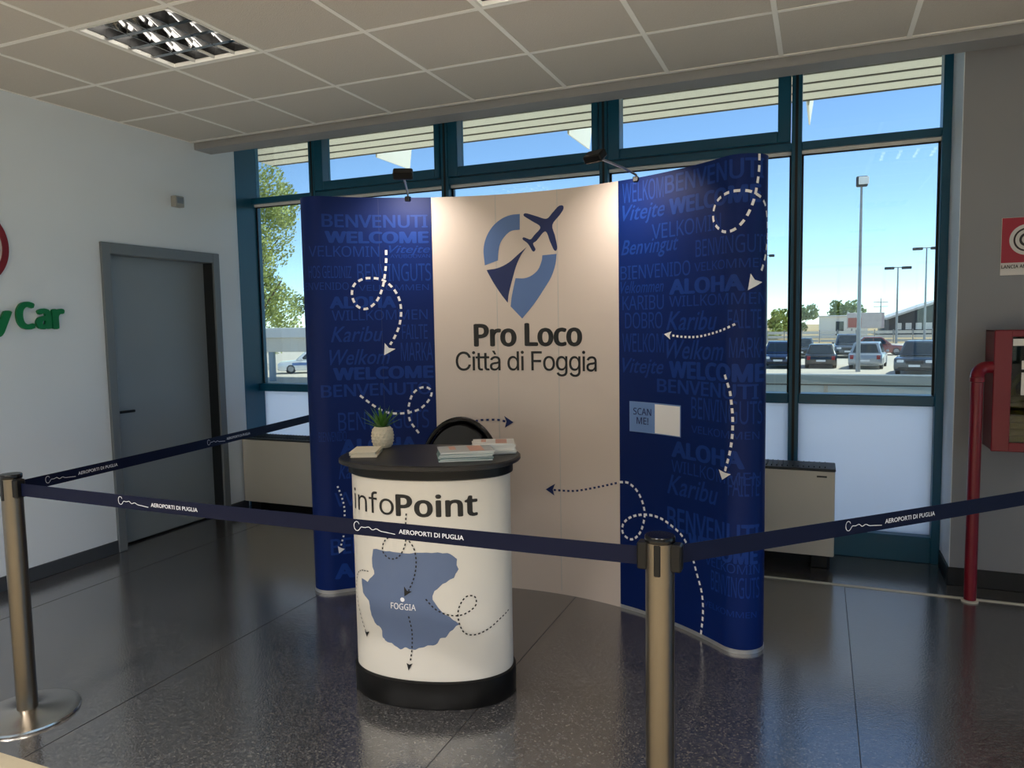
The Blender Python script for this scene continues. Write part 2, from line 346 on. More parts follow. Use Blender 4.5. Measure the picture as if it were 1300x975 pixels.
# artwork outlines in (arc length, height) metres on the printed surfaces
ART = {
 'pin_a': [(-0.079,2.088),(-0.135,2.085),(-0.19,2.065),(-0.239,2.026),(-0.275,1.968),(-0.29,1.903),(-0.284,1.82),(-0.209,1.844),(-0.205,1.893),(-0.193,1.938),(-0.164,1.976),(-0.129,2.0),(-0.081,2.004)],
 'sail': [(-0.275,1.794),(-0.209,1.803),(-0.146,1.831),(-0.09,1.874),(-0.043,1.909),(-0.076,1.867),(-0.105,1.81),(-0.13,1.732),(-0.15,1.66),(-0.157,1.611),(-0.191,1.654),(-0.232,1.715),(-0.259,1.763)],
 'pin_b': [(0.047,1.86),(0.13,1.863),(0.122,1.806),(0.097,1.742),(0.054,1.679),(-0.003,1.603),(-0.075,1.523),(-0.141,1.591),(-0.132,1.653),(-0.11,1.744),(-0.057,1.742),(-0.015,1.756),(0.021,1.785),(0.042,1.829)],
 'plane': [(0.17,2.112),(0.173,2.094),(0.151,2.065),(0.108,2.017),(0.122,1.959),(0.134,1.901),(0.128,1.88),(0.114,1.886),(0.093,1.929),(0.066,1.986),(0.016,1.94),(-0.005,1.925),(0.008,1.895),(-0.002,1.882),(-0.013,1.89),(-0.026,1.913),(-0.04,1.931),(-0.065,1.951),(-0.06,1.962),(-0.04,1.955),(-0.019,1.949),(0.003,1.971),(0.038,2.01),(-0.01,2.045),(-0.054,2.074),(-0.055,2.087),(-0.037,2.088),(0.018,2.069),(0.074,2.052),(0.109,2.081),(0.145,2.112)],
 'proloco': [(-0.356,1.378),(0.275,1.375),(-0.353,1.5)],
 'citta': [(-0.462,1.237),(0.36,1.242),(-0.46,1.343)],
 'A': [(-0.833,1.914),(-0.835,1.854),(-0.846,1.767),(-0.864,1.694),(-0.899,1.628),(-0.953,1.592),(-1.001,1.609),(-1.026,1.662),(-1.015,1.722),(-0.968,1.755),(-0.915,1.761),(-0.856,1.75),(-0.804,1.707),(-0.77,1.646),(-0.761,1.572),(-0.773,1.498),(-0.799,1.437),(-0.827,1.391)],
 'Ah': [(-0.862,1.333),(-0.857,1.401),(-0.834,1.373),(-0.798,1.367)],
 'B': [(-1.002,1.112),(-0.952,1.07),(-0.901,1.033),(-0.845,1.008),(-0.766,1.003),(-0.681,1.021),(-0.627,1.065),(-0.603,1.114),(-0.624,1.145),(-0.673,1.142),(-0.714,1.103),(-0.736,1.032),(-0.735,1.005),(-0.727,0.955),(-0.68,0.886)],
 'B2': [(-0.556,0.848),(-0.465,0.897),(-0.36,0.951),(-0.291,0.96),(-0.227,0.961),(-0.182,0.953)],
 'B2h': [(-0.136,0.949),(-0.19,0.984),(-0.177,0.953),(-0.187,0.917)],
 'Cc': [(-1.143,0.61),(-1.124,0.554),(-1.11,0.488),(-1.11,0.437),(-1.115,0.347),(-1.13,0.29),(-1.138,0.265)],
 'Ch': [(-1.148,0.227),(-1.153,0.27),(-1.137,0.258),(-1.116,0.249)],
 'D': [(1.298,2.198),(1.297,2.137),(1.288,2.07),(1.271,1.997),(1.237,1.925),(1.193,1.883),(1.139,1.88),(1.085,1.919),(1.074,1.966),(1.096,2.015),(1.154,2.041),(1.215,2.046),(1.27,2.036),(1.328,1.999),(1.354,1.94),(1.364,1.861),(1.349,1.791),(1.323,1.722),(1.3,1.681)],
 'Dh': [(1.251,1.622),(1.262,1.693),(1.281,1.666),(1.321,1.656)],
 'E': [(1.2,1.477),(1.143,1.454),(1.057,1.434),(0.973,1.421),(0.889,1.42),(0.815,1.427)],
 'Eh': [(0.769,1.433),(0.815,1.446),(0.803,1.427),(0.807,1.407)],
 'F': [(1.152,1.255),(1.176,1.191),(1.183,1.154),(1.192,1.067),(1.19,0.979),(1.178,0.902),(1.156,0.823)],
 'Fh': [(1.14,0.782),(1.117,0.826),(1.152,0.818),(1.185,0.814)],
 'G1': [(0.095,0.582),(0.222,0.589),(0.365,0.626),(0.48,0.662)],
 'G1h': [(0.048,0.582),(0.105,0.618),(0.09,0.584),(0.099,0.551)],
 'G2': [(0.494,0.668),(0.516,0.67),(0.551,0.669),(0.602,0.635),(0.637,0.575),(0.646,0.511),(0.619,0.425),(0.566,0.378),(0.514,0.398),(0.515,0.451),(0.567,0.497),(0.654,0.523),(0.742,0.522),(0.822,0.495),(0.885,0.46),(0.94,0.391),(0.976,0.305),(1.01,0.219),(1.018,0.126),(1.005,0.018)],
 'scan': [(0.556,1.092),(0.875,1.096),(0.87,0.94),(0.559,0.939)],
 'qr': [(0.712,1.088),(0.87,1.092),(0.867,0.943),(0.712,0.939)],
 'words_left': [('BENVENUTI',-1.175,-0.6,2.038,0.068),('WELCOME',-1.162,-0.596,1.954,0.061),('VELKOMIN',-1.254,-0.871,1.878,0.057),('Vitejte',-0.818,-0.59,1.895,0.035),('AYUBOOVAN',-0.812,-0.591,1.871,0.019),('HOS GELDINIZ',-1.26,-1.026,1.762,0.065),('BENVINGUTS',-0.994,-0.588,1.744,0.095),('BIENVENIDO',-1.343,-1.042,1.698,0.04),('VELKOMMEN',-0.989,-0.603,1.692,0.032),('ALOHA',-1.149,-0.787,1.599,0.062),('WILLKOMMEN',-1.139,-0.614,1.53,0.055),('Karibu',-1.149,-0.866,1.421,0.066),('FAILTE',-0.759,-0.617,1.421,0.081),('Welkom',-1.16,-0.83,1.294,0.066),('MARKA',-0.769,-0.579,1.299,0.102),('WELCOME',-1.144,-0.582,1.203,0.067),('BENVENUTO',-1.213,-0.605,1.11,0.067),('BENVINGUTS',-1.125,-0.622,0.919,0.101),('BIENVENIDO',-1.236,-1.084,0.863,0.053),('ALOHA',-1.121,-0.692,0.785,0.084),('Karibu',-1.134,-0.961,0.657,0.066),('WELKOM',-1.161,-0.633,0.493,0.08),('BENVENUTI',-1.192,-0.641,0.222,0.09),('ALOHA',-1.176,-0.667,0.084,0.082)],
 'words_right': [('WELKOM',0.519,0.766,2.086,0.124),('BENVENUTI',0.775,1.327,2.1,0.105),('Vitejte',0.519,0.774,1.983,0.081),('WELCOME',0.799,1.311,1.999,0.072),('VELKOMIN',0.694,1.122,1.893,0.071),('Benvingut',0.51,0.856,1.815,0.077),('BENVINGUTS',0.963,1.359,1.785,0.076),('BIENVENIDO',0.493,0.93,1.707,0.067),('VELKOMMEN',0.955,1.345,1.72,0.039),('Velkommen',0.492,0.766,1.647,0.04),('ALOHA',0.799,1.24,1.623,0.069),('WILLKOMMEN',0.799,1.349,1.563,0.05),('KARIBU',0.516,0.766,1.554,0.07),('DOBRO',0.531,0.758,1.462,0.078),('Karibu',0.782,1.1,1.461,0.07),('FAILTE',1.165,1.318,1.459,0.081),('WELKOM',0.514,0.766,1.344,0.092),('Welkom',0.782,1.144,1.325,0.071),('MARKA',1.173,1.341,1.331,0.087),('Vitejte',0.514,0.765,1.224,0.079),('WELCOME',0.798,1.343,1.227,0.077),('BENVENUTI',0.724,1.306,1.151,0.064),('BENVINGUTS',0.938,1.332,1.04,0.1),('VELKOMMEN',0.938,1.313,0.972,0.034),('ALOHA',0.813,1.245,0.843,0.076),('WILLKOMMEN',0.813,1.325,0.767,0.058),('Karibu',0.787,1.112,0.665,0.077),('FAILTE',1.172,1.317,0.718,0.089),('BENVENUTI',0.787,1.319,0.481,0.11),('WELCOME',0.921,1.311,0.414,0.075),('VELKOMIN',1.031,1.322,0.366,0.043),('BENVINGUTS',1.069,1.323,0.256,0.093),('VELKOMMEN',1.023,1.306,0.166,0.027)],
 'c_info': [(-0.314,0.76),(-0.095,0.778),(-0.095,0.785),(0.231,0.763),(-0.306,0.847),(-0.043,0.86)],
 'c_map': [(-0.197,0.623),(-0.139,0.624),(-0.079,0.622),(-0.009,0.623),(0.058,0.627),(0.117,0.627),(0.149,0.603),(0.154,0.563),(0.14,0.53),(0.094,0.502),(0.061,0.478),(0.053,0.444),(0.076,0.404),(0.117,0.373),(0.155,0.342),(0.116,0.316),(0.102,0.29),(0.076,0.287),(0.062,0.26),(0.028,0.261),(-0.02,0.235),(-0.055,0.245),(-0.084,0.236),(-0.121,0.254),(-0.153,0.259),(-0.165,0.281),(-0.167,0.309),(-0.202,0.322),(-0.223,0.36),(-0.232,0.406),(-0.269,0.432),(-0.273,0.487),(-0.237,0.485),(-0.193,0.524),(-0.205,0.563)],
 'c_dot': [(-0.068,0.434),(-0.119,0.392),(-0.015,0.401),(-0.118,0.415)],
 'c1': [(-0.041,0.778),(-0.044,0.748),(-0.045,0.695),(-0.052,0.648),(-0.079,0.605),(-0.117,0.595),(-0.147,0.619),(-0.14,0.66),(-0.098,0.687),(-0.048,0.681),(-0.015,0.643),(-0.007,0.583),(-0.019,0.522),(-0.041,0.474)],
 'c1h': [(-0.059,0.45),(-0.059,0.49),(-0.047,0.473),(-0.027,0.472)],
 'c2': [(-0.044,0.372),(-0.032,0.312),(-0.034,0.244),(-0.043,0.188)],
 'c2h': [(-0.051,0.153),(-0.058,0.183),(-0.047,0.178),(-0.033,0.183)],
 'c3': [(0.027,0.444),(0.065,0.404),(0.117,0.381),(0.17,0.381),(0.217,0.41),(0.217,0.446),(0.184,0.451),(0.157,0.416),(0.15,0.369),(0.168,0.314),(0.207,0.296),(0.263,0.308),(0.326,0.34),(0.383,0.361)],
 'c4': [(-0.226,0.528),(-0.276,0.521),(-0.309,0.491),(-0.325,0.423),(-0.303,0.359),(-0.277,0.31),(-0.255,0.275)],
 'c4h': [(-0.249,0.254),(-0.262,0.275),(-0.25,0.273),(-0.233,0.28)],
}
# ================================================================ THE SETTING
CEIL = 2.887; XL = -4.36; XR = 4.2; YB = -9.0; YW = 4.65; XC = .69
GX, GY = -3.809, 3.083

# floor
struct('floor', MB().box(XL-.3, XR, 1.62, 5.14, -.12, 0), 'floor')
FL = bpy.data.objects['floor']
struct('floor_hall', MB().box(XL-.3, XR, YB, 1.62, -.12, 0), 'beige_floor')
obj('joint_strip', MB().rbox(-4.3, XR, 4.42, 4.442, -.01, .005, .002, 1), 'strip_pale', FL)
for sx in (-3.93, -2.57, -1.21, .15, 1.51, 2.87):
    obj('floor_seam', MB().box(sx-.0018, sx+.0018, 1.63, 4.41, -.01, .0006), 'seam_dark', FL)

# left wall with the door opening
DY0, DY1, DZ = 3.482, 4.515, 2.08
struct('wall_left', MB().box(XL-.25, XL, YB, DY0, 0, 3.2).box(XL-.25, XL, DY1, 4.72, 0, 3.2).box(XL-.25, XL, DY0, DY1, DZ, 3.2)
       .box(XL-.25, -4.44, 4.72, 4.83, 0, 3.2), 'white_wall')
struct('baseboard_left', MB().rbox(XL, XL+.012, YB, DY0, 0, .085, .003, 1).rbox(XL, XL+.012, DY1, 4.72, 0, .085, .003, 1), 'skirting_grey')
d1 = struct('door_1', MB().rbox(XL-.13, XL-.09, DY0+.06, DY1-.06, .012, DZ-.07, .003, 1), 'door_grey')
obj('door_frame', MB().rbox(XL-.2, XL+.018, DY0, DY0+.065, 0, DZ, .004, 1).rbox(XL-.2, XL+.018, DY1-.065, DY1, 0, DZ, .004, 1)
    .rbox(XL-.2, XL+.018, DY0+.065, DY1-.065, DZ-.075, DZ, .004, 1), 'door_frame_grey', d1)
hd = obj('door_handle', MB().tube([(XL-.09,3.59,.94),(XL-.045,3.59,.94),(XL-.04,3.6,.94),(XL-.04,3.71,.938)], .0095, 10), 'handle_dark', d1)
obj('rose', MB().rbox(XL-.092, XL-.084, 3.565, 3.615, .86, .99, .003, 1), 'handle_dark', hd)
obj('jamb_strip', MB().box(XL-.088, XL+.002, DY1-.067, DY1-.064, .0, DZ-.076), 'jamb_dark', d1)  # thin dark strip on the far jamb face
obj('closed_room', MB().box(XL-.25, XL-.2, DY0, DY1, 0, DZ), 'door_grey', d1)

# right wall, side and back walls of the hall, roof
struct('wall_right', MB().box(XC, XR+.2, YW, 5.14, 0, 3.2), 'shaded_wall')
struct('trim_8', MB().box(XC-.004, XC+.01, YW+.001, 4.999, 0, 3.1), 'white_wall')  # white facing where window light brightens the reveal
struct('baseboard_right', MB().rbox(XC-.012, XR, YW-.012, YW, 0, .1, .003, 1).rbox(XC-.012, XC, YW, 4.97, 0, .1, .003, 1), 'black_skirting')
sw = MB().box(XR, XR+.2, YB, YW, 0, .3).box(XR, XR+.2, YB, YW, 2.8, 3.2)
ys_ = [YB, -8.2, -5.6, -5.0, -2.4, -1.8, .8, 1.4, 4.0, YW]
for a, b in zip(ys_[::2], ys_[1::2]): sw.box(XR, XR+.2, a, b, .3, 2.8)
struct('wall_side', sw, 'white_wall')  # unseen side wall, set close and glazed to add daylight on the left wall
for k, (a, b) in enumerate(zip(ys_[1::2], ys_[2::2])):
    wf = struct('window_%d' % (k+9), MB().box(XR+.06, XR+.16, a, a+.06, .3, 2.8).box(XR+.06, XR+.16, b-.06, b, .3, 2.8).box(XR+.06, XR+.16, (a+b)/2-.03, (a+b)/2+.03, .3, 2.8)
        .box(XR+.06, XR+.16, a, b, .3, .36).box(XR+.06, XR+.16, a, b, 2.74, 2.8), 'teal_frame')
    obj('pane', MB().box(XR+.105, XR+.115, a+.06, b-.06, .36, 2.74), 'window_glass', wf)
bw = MB().box(XL-.25, XR+.2, YB-.2, YB, 0, .5).box(XL-.25, XR+.2, YB-.2, YB, 2.75, 3.2)
wins = [(-3.6,-1.2),(-.6,1.4),(2.0,3.8)]
xs = [XL-.25]+[x for p in wins for x in p]+[XR+.2]
for a, b in zip(xs[::2], xs[1::2]): bw.box(a, b, YB-.2, YB, .5, 2.75)
struct('wall_back', bw, 'white_wall')
for k, (a, b) in enumerate(wins):
    wf = struct('window_%d' % (k+6), MB().box(a, a+.06, YB-.16, YB-.06, .5, 2.75).box(b-.06, b, YB-.16, YB-.06, .5, 2.75).box((a+b)/2-.03, (a+b)/2+.03, YB-.16, YB-.06, .5, 2.75)
           .box(a, b, YB-.16, YB-.06, .5, .56).box(a, b, YB-.16, YB-.06, 2.69, 2.75), 'teal_frame')
    obj('pane', MB().box(a+.06, b-.06, YB-.115, YB-.105, .56, 2.69), 'window_glass', wf)
struct('roof', MB().box(XL-.4, XR+.3, YB-.3, 5.2, 3.2, 3.34), 'render_white')

# ceiling: slab, tiles and T-bar runners, edge beam in front of the glazing
cl = struct('ceiling', MB().box(XL, XR, YB, 4.5, 2.99, 3.03).box(XL-.25, XC+.1, 4.5, 5.14, 3.1, 3.16), 'ceiling_tile')
LIGHTS = {(1,-1),(4,-1),(7,-1),(1,-6),(4,-6),(7,-6),(10,-6),(1,-11),(4,-11),(7,-11),(10,-11),(1,-16),(4,-16),(7,-16),(10,-16)}
tile_me = None
for i in range(-1, 10):
    for j in range(-4, 2):
        if (i, j) in LIGHTS: continue
        x0 = GX+.6*i; y0 = GY+.6*j
        if i == -1:
            obj('ceiling_tile', MB().rbox(XL+.004, x0+.594, y0+.006, y0+.594, CEIL, CEIL+.016, .003, 1), 'ceiling_tile', cl); continue
        if tile_me is None:
            t = obj('ceiling_tile', MB().rbox(.006, .594, .006, .594, 0, .016, .003, 1), 'ceiling_tile', cl, local=True); tile_me = t.data
        else:
            t = bpy.data.objects.new('ceiling_tile', tile_me); COL.objects.link(t); t.parent = cl
        t.location = (x0, y0, CEIL)
xe, ye = GX+6.0, 4.283
ys = GY-2.4
for i in range(0, 11): obj('grid_runner', MB().box(GX+.6*i-.012, GX+.6*i+.012, ys, ye, CEIL-.003, CEIL+.012), 'runner_white', cl)
for j in range(-4, 2): obj('grid_runner', MB().box(XL, xe, GY+.6*j-.012, GY+.6*j+.012, CEIL-.0025, CEIL+.012), 'runner_white', cl)
obj('edge_angle', MB().box(XL, XL+.016, ys, ye, CEIL-.003, CEIL+.012), 'runner_white', cl)
obj('edge_angle', MB().box(XL, XR, 4.283, 4.31, CEIL-.004, CEIL+.012), 'runner_white', cl)
tail = MB()
for i in range(-1, 18):
    for j in range(-20, 2):
        if i < 10 and j >= -4 or (i, j) in LIGHTS: continue
        a, b = max(XL, GX+.6*i+.006), min(XR, GX+.6*i+.594)
        if b > a: tail.box(a, b, max(YB, GY+.6*j+.006), GY+.6*j+.594, CEIL, CEIL+.018)
obj('hall_ceiling_tiles', tail, 'ceiling_tile', cl, kind='stuff')
struct('trim_1', MB().rbox(XL, XR, 4.33, 4.5, 2.838, 2.95, .004, 1).box(XL, XR, 4.47, 4.5, 2.95, 3.2), 'bulkhead_grey')

# ---- glazed facade
YF0, YF1, YG = 5.0, 5.12, 5.07
MUL = [(-4.62,-4.44),(-3.835,-3.775),(-2.63,-2.57),(-1.41,-1.35),(-.178,-.118),(.64,.69)]
for k, (a, b) in enumerate(MUL):
    y0 = 4.83 if k == 0 else YF0
    o = struct('trim_%d' % (k+2), MB().rbox(a, b, y0, YF1, 0, 3.1, .004, 1), 'teal_frame')
    if 0 < k < 5: obj('cover_strip', MB().box(a+.022, b-.022, YF0-.0025, YF0+.01, 0, 3.1), 'dark_gasket', o)
for k in range(5):
    a = MUL[k][1]; b = MUL[k+1][0]
    fr = MB().rbox(a, b, YF0+.004, YF1, .0, .16, .004, 1).rbox(a, b, YF0+.004, YF1, .958, 1.022, .004, 1).rbox(a, b, YF0+.004, YF1, 2.538, 2.586, .004, 1)
    wdw = struct('window_%d' % (k+1), fr, 'teal_frame')
    casement = k in (1, 2, 3)
    if casement:
        l, r_ = .085, (.05 if k < 3 else .08)
        cs = obj('casement', MB().rbox(a+.006, a+l, YF0-.012, YF1-.02, 2.59, 3.09, .004, 1).rbox(b-r_, b-.006, YF0-.012, YF1-.02, 2.59, 3.09, .004, 1)
            .rbox(a+l, b-r_, YF0-.012, YF1-.02, 2.59, 2.66, .004, 1).rbox(a+l, b-r_, YF0-.012, YF1-.02, 3.03, 3.09, .004, 1), 'teal_frame', wdw)
        obj('pane', MB().box(a+l, b-r_, YG, YG+.008, 2.66, 3.03), 'window_glass', cs)
    else:
        obj('pane', MB().box(a, b, YG, YG+.008, 2.586, 3.09), 'window_glass', wdw)
    obj('pane', MB().box(a, b, YG, YG+.008, 1.022, 2.538), 'window_glass', wdw)
    obj('sunlit_sill_line', MB().box(a, b, YG-.03, YG-.005, 2.518, 2.538), 'light_trim', wdw)  # pale strip paints the bright line of a sunlit outer sill
    obj('gasket', MB().box(a, a+.012, YG-.012, YG-.002, 1.022, 2.518).box(b-.012, b, YG-.012, YG-.002, 1.022, 2.518).box(a, b, YG-.012, YG-.002, 2.51, 2.518), 'dark_gasket', wdw)
    obj('frosted_pane', MB().box(a, b, YG, YG+.008, .16, .958), 'frosted_film', wdw)

# ================================================================ OUTDOORS
ZG = -1.5
struct('ground', MB().box(-260, 260, 8.75, 96, ZG-.3, ZG).box(-260, 260, -200, YB-.21, ZG-.3, ZG).box(-260, XL-1.8, YB-.21, 8.75, ZG-.3, ZG).box(XR+3, 260, YB-.21, 8.75, ZG-.3, ZG), 'asphalt')
struct('field', MB().box(-400, 400, 96, 420, ZG-.3, ZG+.02), 'dry_field')
struct('terrace', MB().box(XL-1.8, XR+3, 5.14, 8.75, ZG-.2, -.1).box(XL-1.8, XR+3, YB-2, YB-.21, ZG-.2, -.1), 'terrace')
ca = thing('canopy', (-1, 5.2, 3.4), 'cream slatted canopy over the windows outside', 'canopy')
CX0, CX1 = -5.98, 7.5
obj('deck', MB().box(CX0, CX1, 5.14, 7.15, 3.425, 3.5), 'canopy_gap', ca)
obj('unseen_side_roof', MB().box(XR+.2, XR+.9, YB, 5.14, 3.42, 3.5), 'canopy_cream', ca)  # unseen overhang, kept short so sun reaches the added side windows
nsl = 8; pit = 2.0/nsl
for k in range(nsl):
    obj('slat', MB().rbox(CX0, CX1, 5.15+k*pit+.014, 5.15+(k+1)*pit-.014, 3.4, 3.43, .004, 1), 'canopy_cream', ca)
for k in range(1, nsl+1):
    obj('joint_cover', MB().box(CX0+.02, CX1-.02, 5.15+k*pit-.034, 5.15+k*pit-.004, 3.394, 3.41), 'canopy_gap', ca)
for fx in (-4.56, -2.33, -.12, 2.1, 4.3):
    obj('beam', MB().prism([(fx-.045,3.66),(fx+.045,3.66),(fx+.006,3.36),(fx-.006,3.36)], 7.152, 7.87, 'y'), 'canopy_cream', ca)
gr = thing('guard_rail', (0, 8.5, -.1), 'grey guard rail with flat top band along the terrace', 'railing')
obj('top_band', MB().rbox(-2.6, 6, 8.46, 8.54, .8, .905, .01, 1), 'rail_grey', gr)
for k in range(8): obj('post', MB().rbox(-2.33+1.2*k-.02, -2.33+1.2*k+.02, 8.48, 8.52, -.1, .8, .004, 1), 'pole_grey', gr)
for k in range(7): obj('panel', MB().box(-2.31+1.2*k, -1.15+1.2*k, 8.495, 8.505, -.02, .788), 'rail_panel', gr)

obj('dark_groove', MB().box(-2.6, 6, 8.47, 8.53, .786, .802), 'lamp_dark', gr)
# cars -----------------------------------------------------------------
def make_car(name, paint, L, W, H, suv, front):
    """local: nose at -Y, wheels on z=0"""
    c = thing(name, (0,0,0), '', 'car')
    gz = .2 if not suv else .24; bh = H*.60; hood = bh-.06
    side = [(-L/2,gz+.1),(-L/2,hood-.22),(-L/2+.12,hood-.08),(-L*.22,hood),(L*.42,bh),(L/2-.05,bh-.06),(L/2,bh-.25),(L/2,gz+.12),(L/2-.15,gz),(-L/2+.15,gz)]
    bm = bmesh.new(); vs = [bm.verts.new((-W/2,y,z)) for y,z in side]; f = bm.faces.new(vs)
    ex = bmesh.ops.extrude_face_region(bm, geom=[f])
    for v in [g for g in ex['geom'] if isinstance(g, bmesh.types.BMVert)]: v.co.x += W
    bmesh.ops.bevel(bm, geom=bm.edges[:], offset=.06, segments=2, affect='EDGES', profile=.5)
    obj('body', MB().bm(bm), paint, c, local=True)
    y0, y1 = -L*.24, L*(.43 if suv else .40); ty0, ty1 = -L*.06, L*(.36 if suv else .24)
    wb, wt = W*.47, W*.36; zb, zt = bh-.04, H
    base = [(-wb,y0,zb),(wb,y0,zb),(wb,y1,zb),(-wb,y1,zb)]; top = [(-wt,ty0,zt),(wt,ty0,zt),(wt,ty1,zt),(-wt,ty1,zt)]
    bm = bmesh.new(); B = [bm.verts.new(v) for v in base]; T = [bm.verts.new(v) for v in top]
    bm.faces.new(B[::-1]); bm.faces.new(T)
    for i in range(4): bm.faces.new((B[i],B[(i+1)%4],T[(i+1)%4],T[i]))
    bmesh.ops.bevel(bm, geom=bm.edges[:], offset=.05, segments=2, affect='EDGES', profile=.5)
    obj('cabin', MB().bm(bm), paint, c, local=True)
    def pane(i, u0, u1, nm='side_window'):
        a, b, d, e = [Vector(v) for v in (base[i], base[(i+1)%4], top[(i+1)%4], top[i])]
        n = (b-a).cross(e-a).normalized()
        q = lambda u, v: (a.lerp(b,u)).lerp(e.lerp(d,u), v)
        pts = [q(u0,.1)+n*.012, q(u1,.1)+n*.012, q(u1-(.03 if u1>.5 else 0),.86)+n*.012, q(u0+(.03 if u0<.5 else 0),.86)+n*.012]
        obj(nm, MB().rings([[tuple(p-n*.03) for p in pts],[tuple(p) for p in pts]]), 'car_glass', c, local=True, smooth=0)
    pane(0,.07,.93,'windscreen'); pane(2,.08,.92,'rear_window')
    for i in (1,3): pane(i,.1,.5); pane(i,.53,.93)
    wr = .33 if not suv else .37
    for sx in (-1,1):
        for wy in (-L*.31, L*.31):
            prof = [(.01,-.11),(wr*.6,-.11),(wr,-.09),(wr,.09),(wr*.6,.11),(.01,.11)]
            M = Matrix.Translation((sx*(W/2-.1),wy,wr)) @ Matrix.Rotation(math.pi/2,4,'Y')
            wh = MB().lathe(prof, n=18); wh.v = [tuple(M @ Vector(v)) for v in wh.v]
            wo = obj('wheel', wh, 'tyre', c, local=True)
            hb = MB().lathe([(.01,-.118),(wr*.58,-.118),(wr*.58,.118),(.01,.118)], n=14); hb.v = [tuple(M @ Vector(v)) for v in hb.v]
            obj('rim', hb, 'wheel_alloy', wo, local=True)
        obj('headlight', MB().rbox(sx*W*.34-.16, sx*W*.34+.16, -L/2-.015, -L/2+.1, hood-.3, hood-.16, .03, 2), 'head_lamp', c, local=True)
        obj('tail_light', MB().rbox(sx*W*.39-.1, sx*W*.39+.1, L/2-.1, L/2+.012, bh-.34, bh-.1, .03, 2), 'tail_lamp', c, local=True)
        obj('wing_mirror', MB().rbox(sx*(W/2+.08)-.09, sx*(W/2+.08)+.09, -L*.15, -L*.15+.1, bh-.02, bh+.12, .03, 1), paint, c, local=True)
    obj('grille', MB().rbox(-W*.22, W*.22, -L/2-.01, -L/2+.05, hood-.36, hood-.2, .01, 1).rbox(-W*.4, W*.4, -L/2-.008, -L/2+.05, gz+.06, gz+.2, .01, 1), 'car_trim', c, local=True)
    for yy in (-L/2-.02, L/2-.02): obj('number_plate', MB().box(-.26, .26, yy, yy+.04, gz+.22, gz+.33), 'head_lamp', c, local=True)
    return c
GC = 'cars parked beyond the terrace'
CARS = [('blue',4.5,1.85,1.6,1,(-2.3,49.5),0,'dark blue car seen between the display wall and the window post'),
        ('slate',4.4,1.8,1.5,0,(-1.2,62),0,'distant dark car right behind the window post'),
        ('black',4.1,1.75,1.42,0,(.1,49.8),180,'black hatchback parked left of the tall lamp post'),
        ('grey',4.6,1.9,1.75,1,(2.0,62.5),0,'tall grey car behind the tall lamp post'),
        ('silver',4.3,1.8,1.55,1,(2.75,49.4),172,'silver car parked at the tall lamp post'),
        ('red',4.2,1.75,1.45,0,(4.3,66),90,'small reddish car far behind the silver one'),
        ('slate',4.7,1.9,1.72,1,(4.95,44.6),-12,'large dark grey car nearest the right window frame'),
        ('white',4.2,1.8,1.5,0,(-31.2,40.2),-52,'white car with blue stripe under the pale carport')]
for col_, L_, W_, H_, suv, (x, y), rz, lab in CARS:
    c = make_car('car', 'paint_'+col_, L_, W_, H_, suv, 1); c.location = (x, y, ZG); c.rotation_euler = (0,0,R(rz)); c['label'] = lab; c['group'] = GC
    if col_ == 'white':
        for sx in (-1,1): obj('side_stripe', MB().box(sx*W_/2-.006, sx*W_/2+.006, -1.2, 1.5, .55, .72), 'print_steel', c, local=True)

# lamp posts
t = thing('lamp_post', (2.0,45.2,ZG), 'tall single floodlight post in the middle of the right window', 'lamp post')
obj('pole', MB().lathe([(.13,0),(.12,.3),(.06,10.2)], (2.0,45.2,ZG), 12), 'pole_grey', t)
obj('floodlight', MB().rbox(1.72, 2.3, 44.95, 45.3, 8.6, 9.15, .05, 1), 'lamp_dark', t)
obj('lens', MB().rbox(1.84, 2.36, 44.92, 44.96, 8.7, 9.1, .02, 1), 'light_trim', t)
def double_lamp(x, y, ztop, span, lab):
    t = thing('lamp_post', (x,y,ZG), lab, 'lamp post')
    obj('pole', MB().lathe([(.14,0),(.07,ztop-ZG)], (x,y,ZG), 10), 'pole_grey', t)
    for s in (-1,1):
        obj('lamp_head', MB().rbox(x+s*span*.62-span*.36, x+s*span*.62+span*.36, y-.25, y+.25, ztop-.22, ztop+.08, .08, 2), 'lamp_dark', t)
    obj('arm', MB().tube([(x-span*.4,y,ztop),(x+span*.4,y,ztop)], .05, 8), 'pole_grey', t)
double_lamp(8.1, 94.7, 7.1, 1.4, 'lower double-headed street lamp in front of the hangar')
double_lamp(11.0, 95.5, 9.2, 1.45, 'higher double-headed street lamp beside the right window frame')
double_lamp(-6.0, 95, 9.2, .9, 'thin street lamp right of the display wall')

# far buildings, fence, billboard
t = thing('shed', (1.8,122,ZG), 'low white flat-roofed shed beyond the fence', 'building')
obj('wall', MB().box(-.1, 6.5, 120, 125, ZG, 1.7), 'render_white', t); obj('roof', MB().rbox(-.3, 6.7, 119.7, 125.3, 1.7, 1.9, .05, 1), 'roof_pale', t)
obj('door', MB().box(2.2, 3.3, 119.95, 120.05, ZG, 1.0), 'shade_window', t)
t = thing('billboard', (5.9,115,ZG), 'wide pale and red billboard beside the white shed', 'billboard')
obj('board', MB().rbox(3.55, 8.3, 114.9, 115.1, .0, 2.2, .04, 1), 'billboard_print', t)
obj('red_print', MB().box(3.7, 5.4, 114.88, 114.9, .15, 1.5), 'billboard_red', t)
for x in (4.2, 7.6): obj('leg', MB().box(x-.1, x+.1, 114.95, 115.05, ZG, .1), 'pole_grey', t)
t = thing('hangar', (20,145,ZG), 'dark hangar with sloping pale roof at the right', 'building')
obj('wall', MB().prism([(10.8,ZG),(30,ZG),(30,7),(17.5,3.6),(10.8,1.2)], 140, 160, 'y'), 'hangar_dark', t)
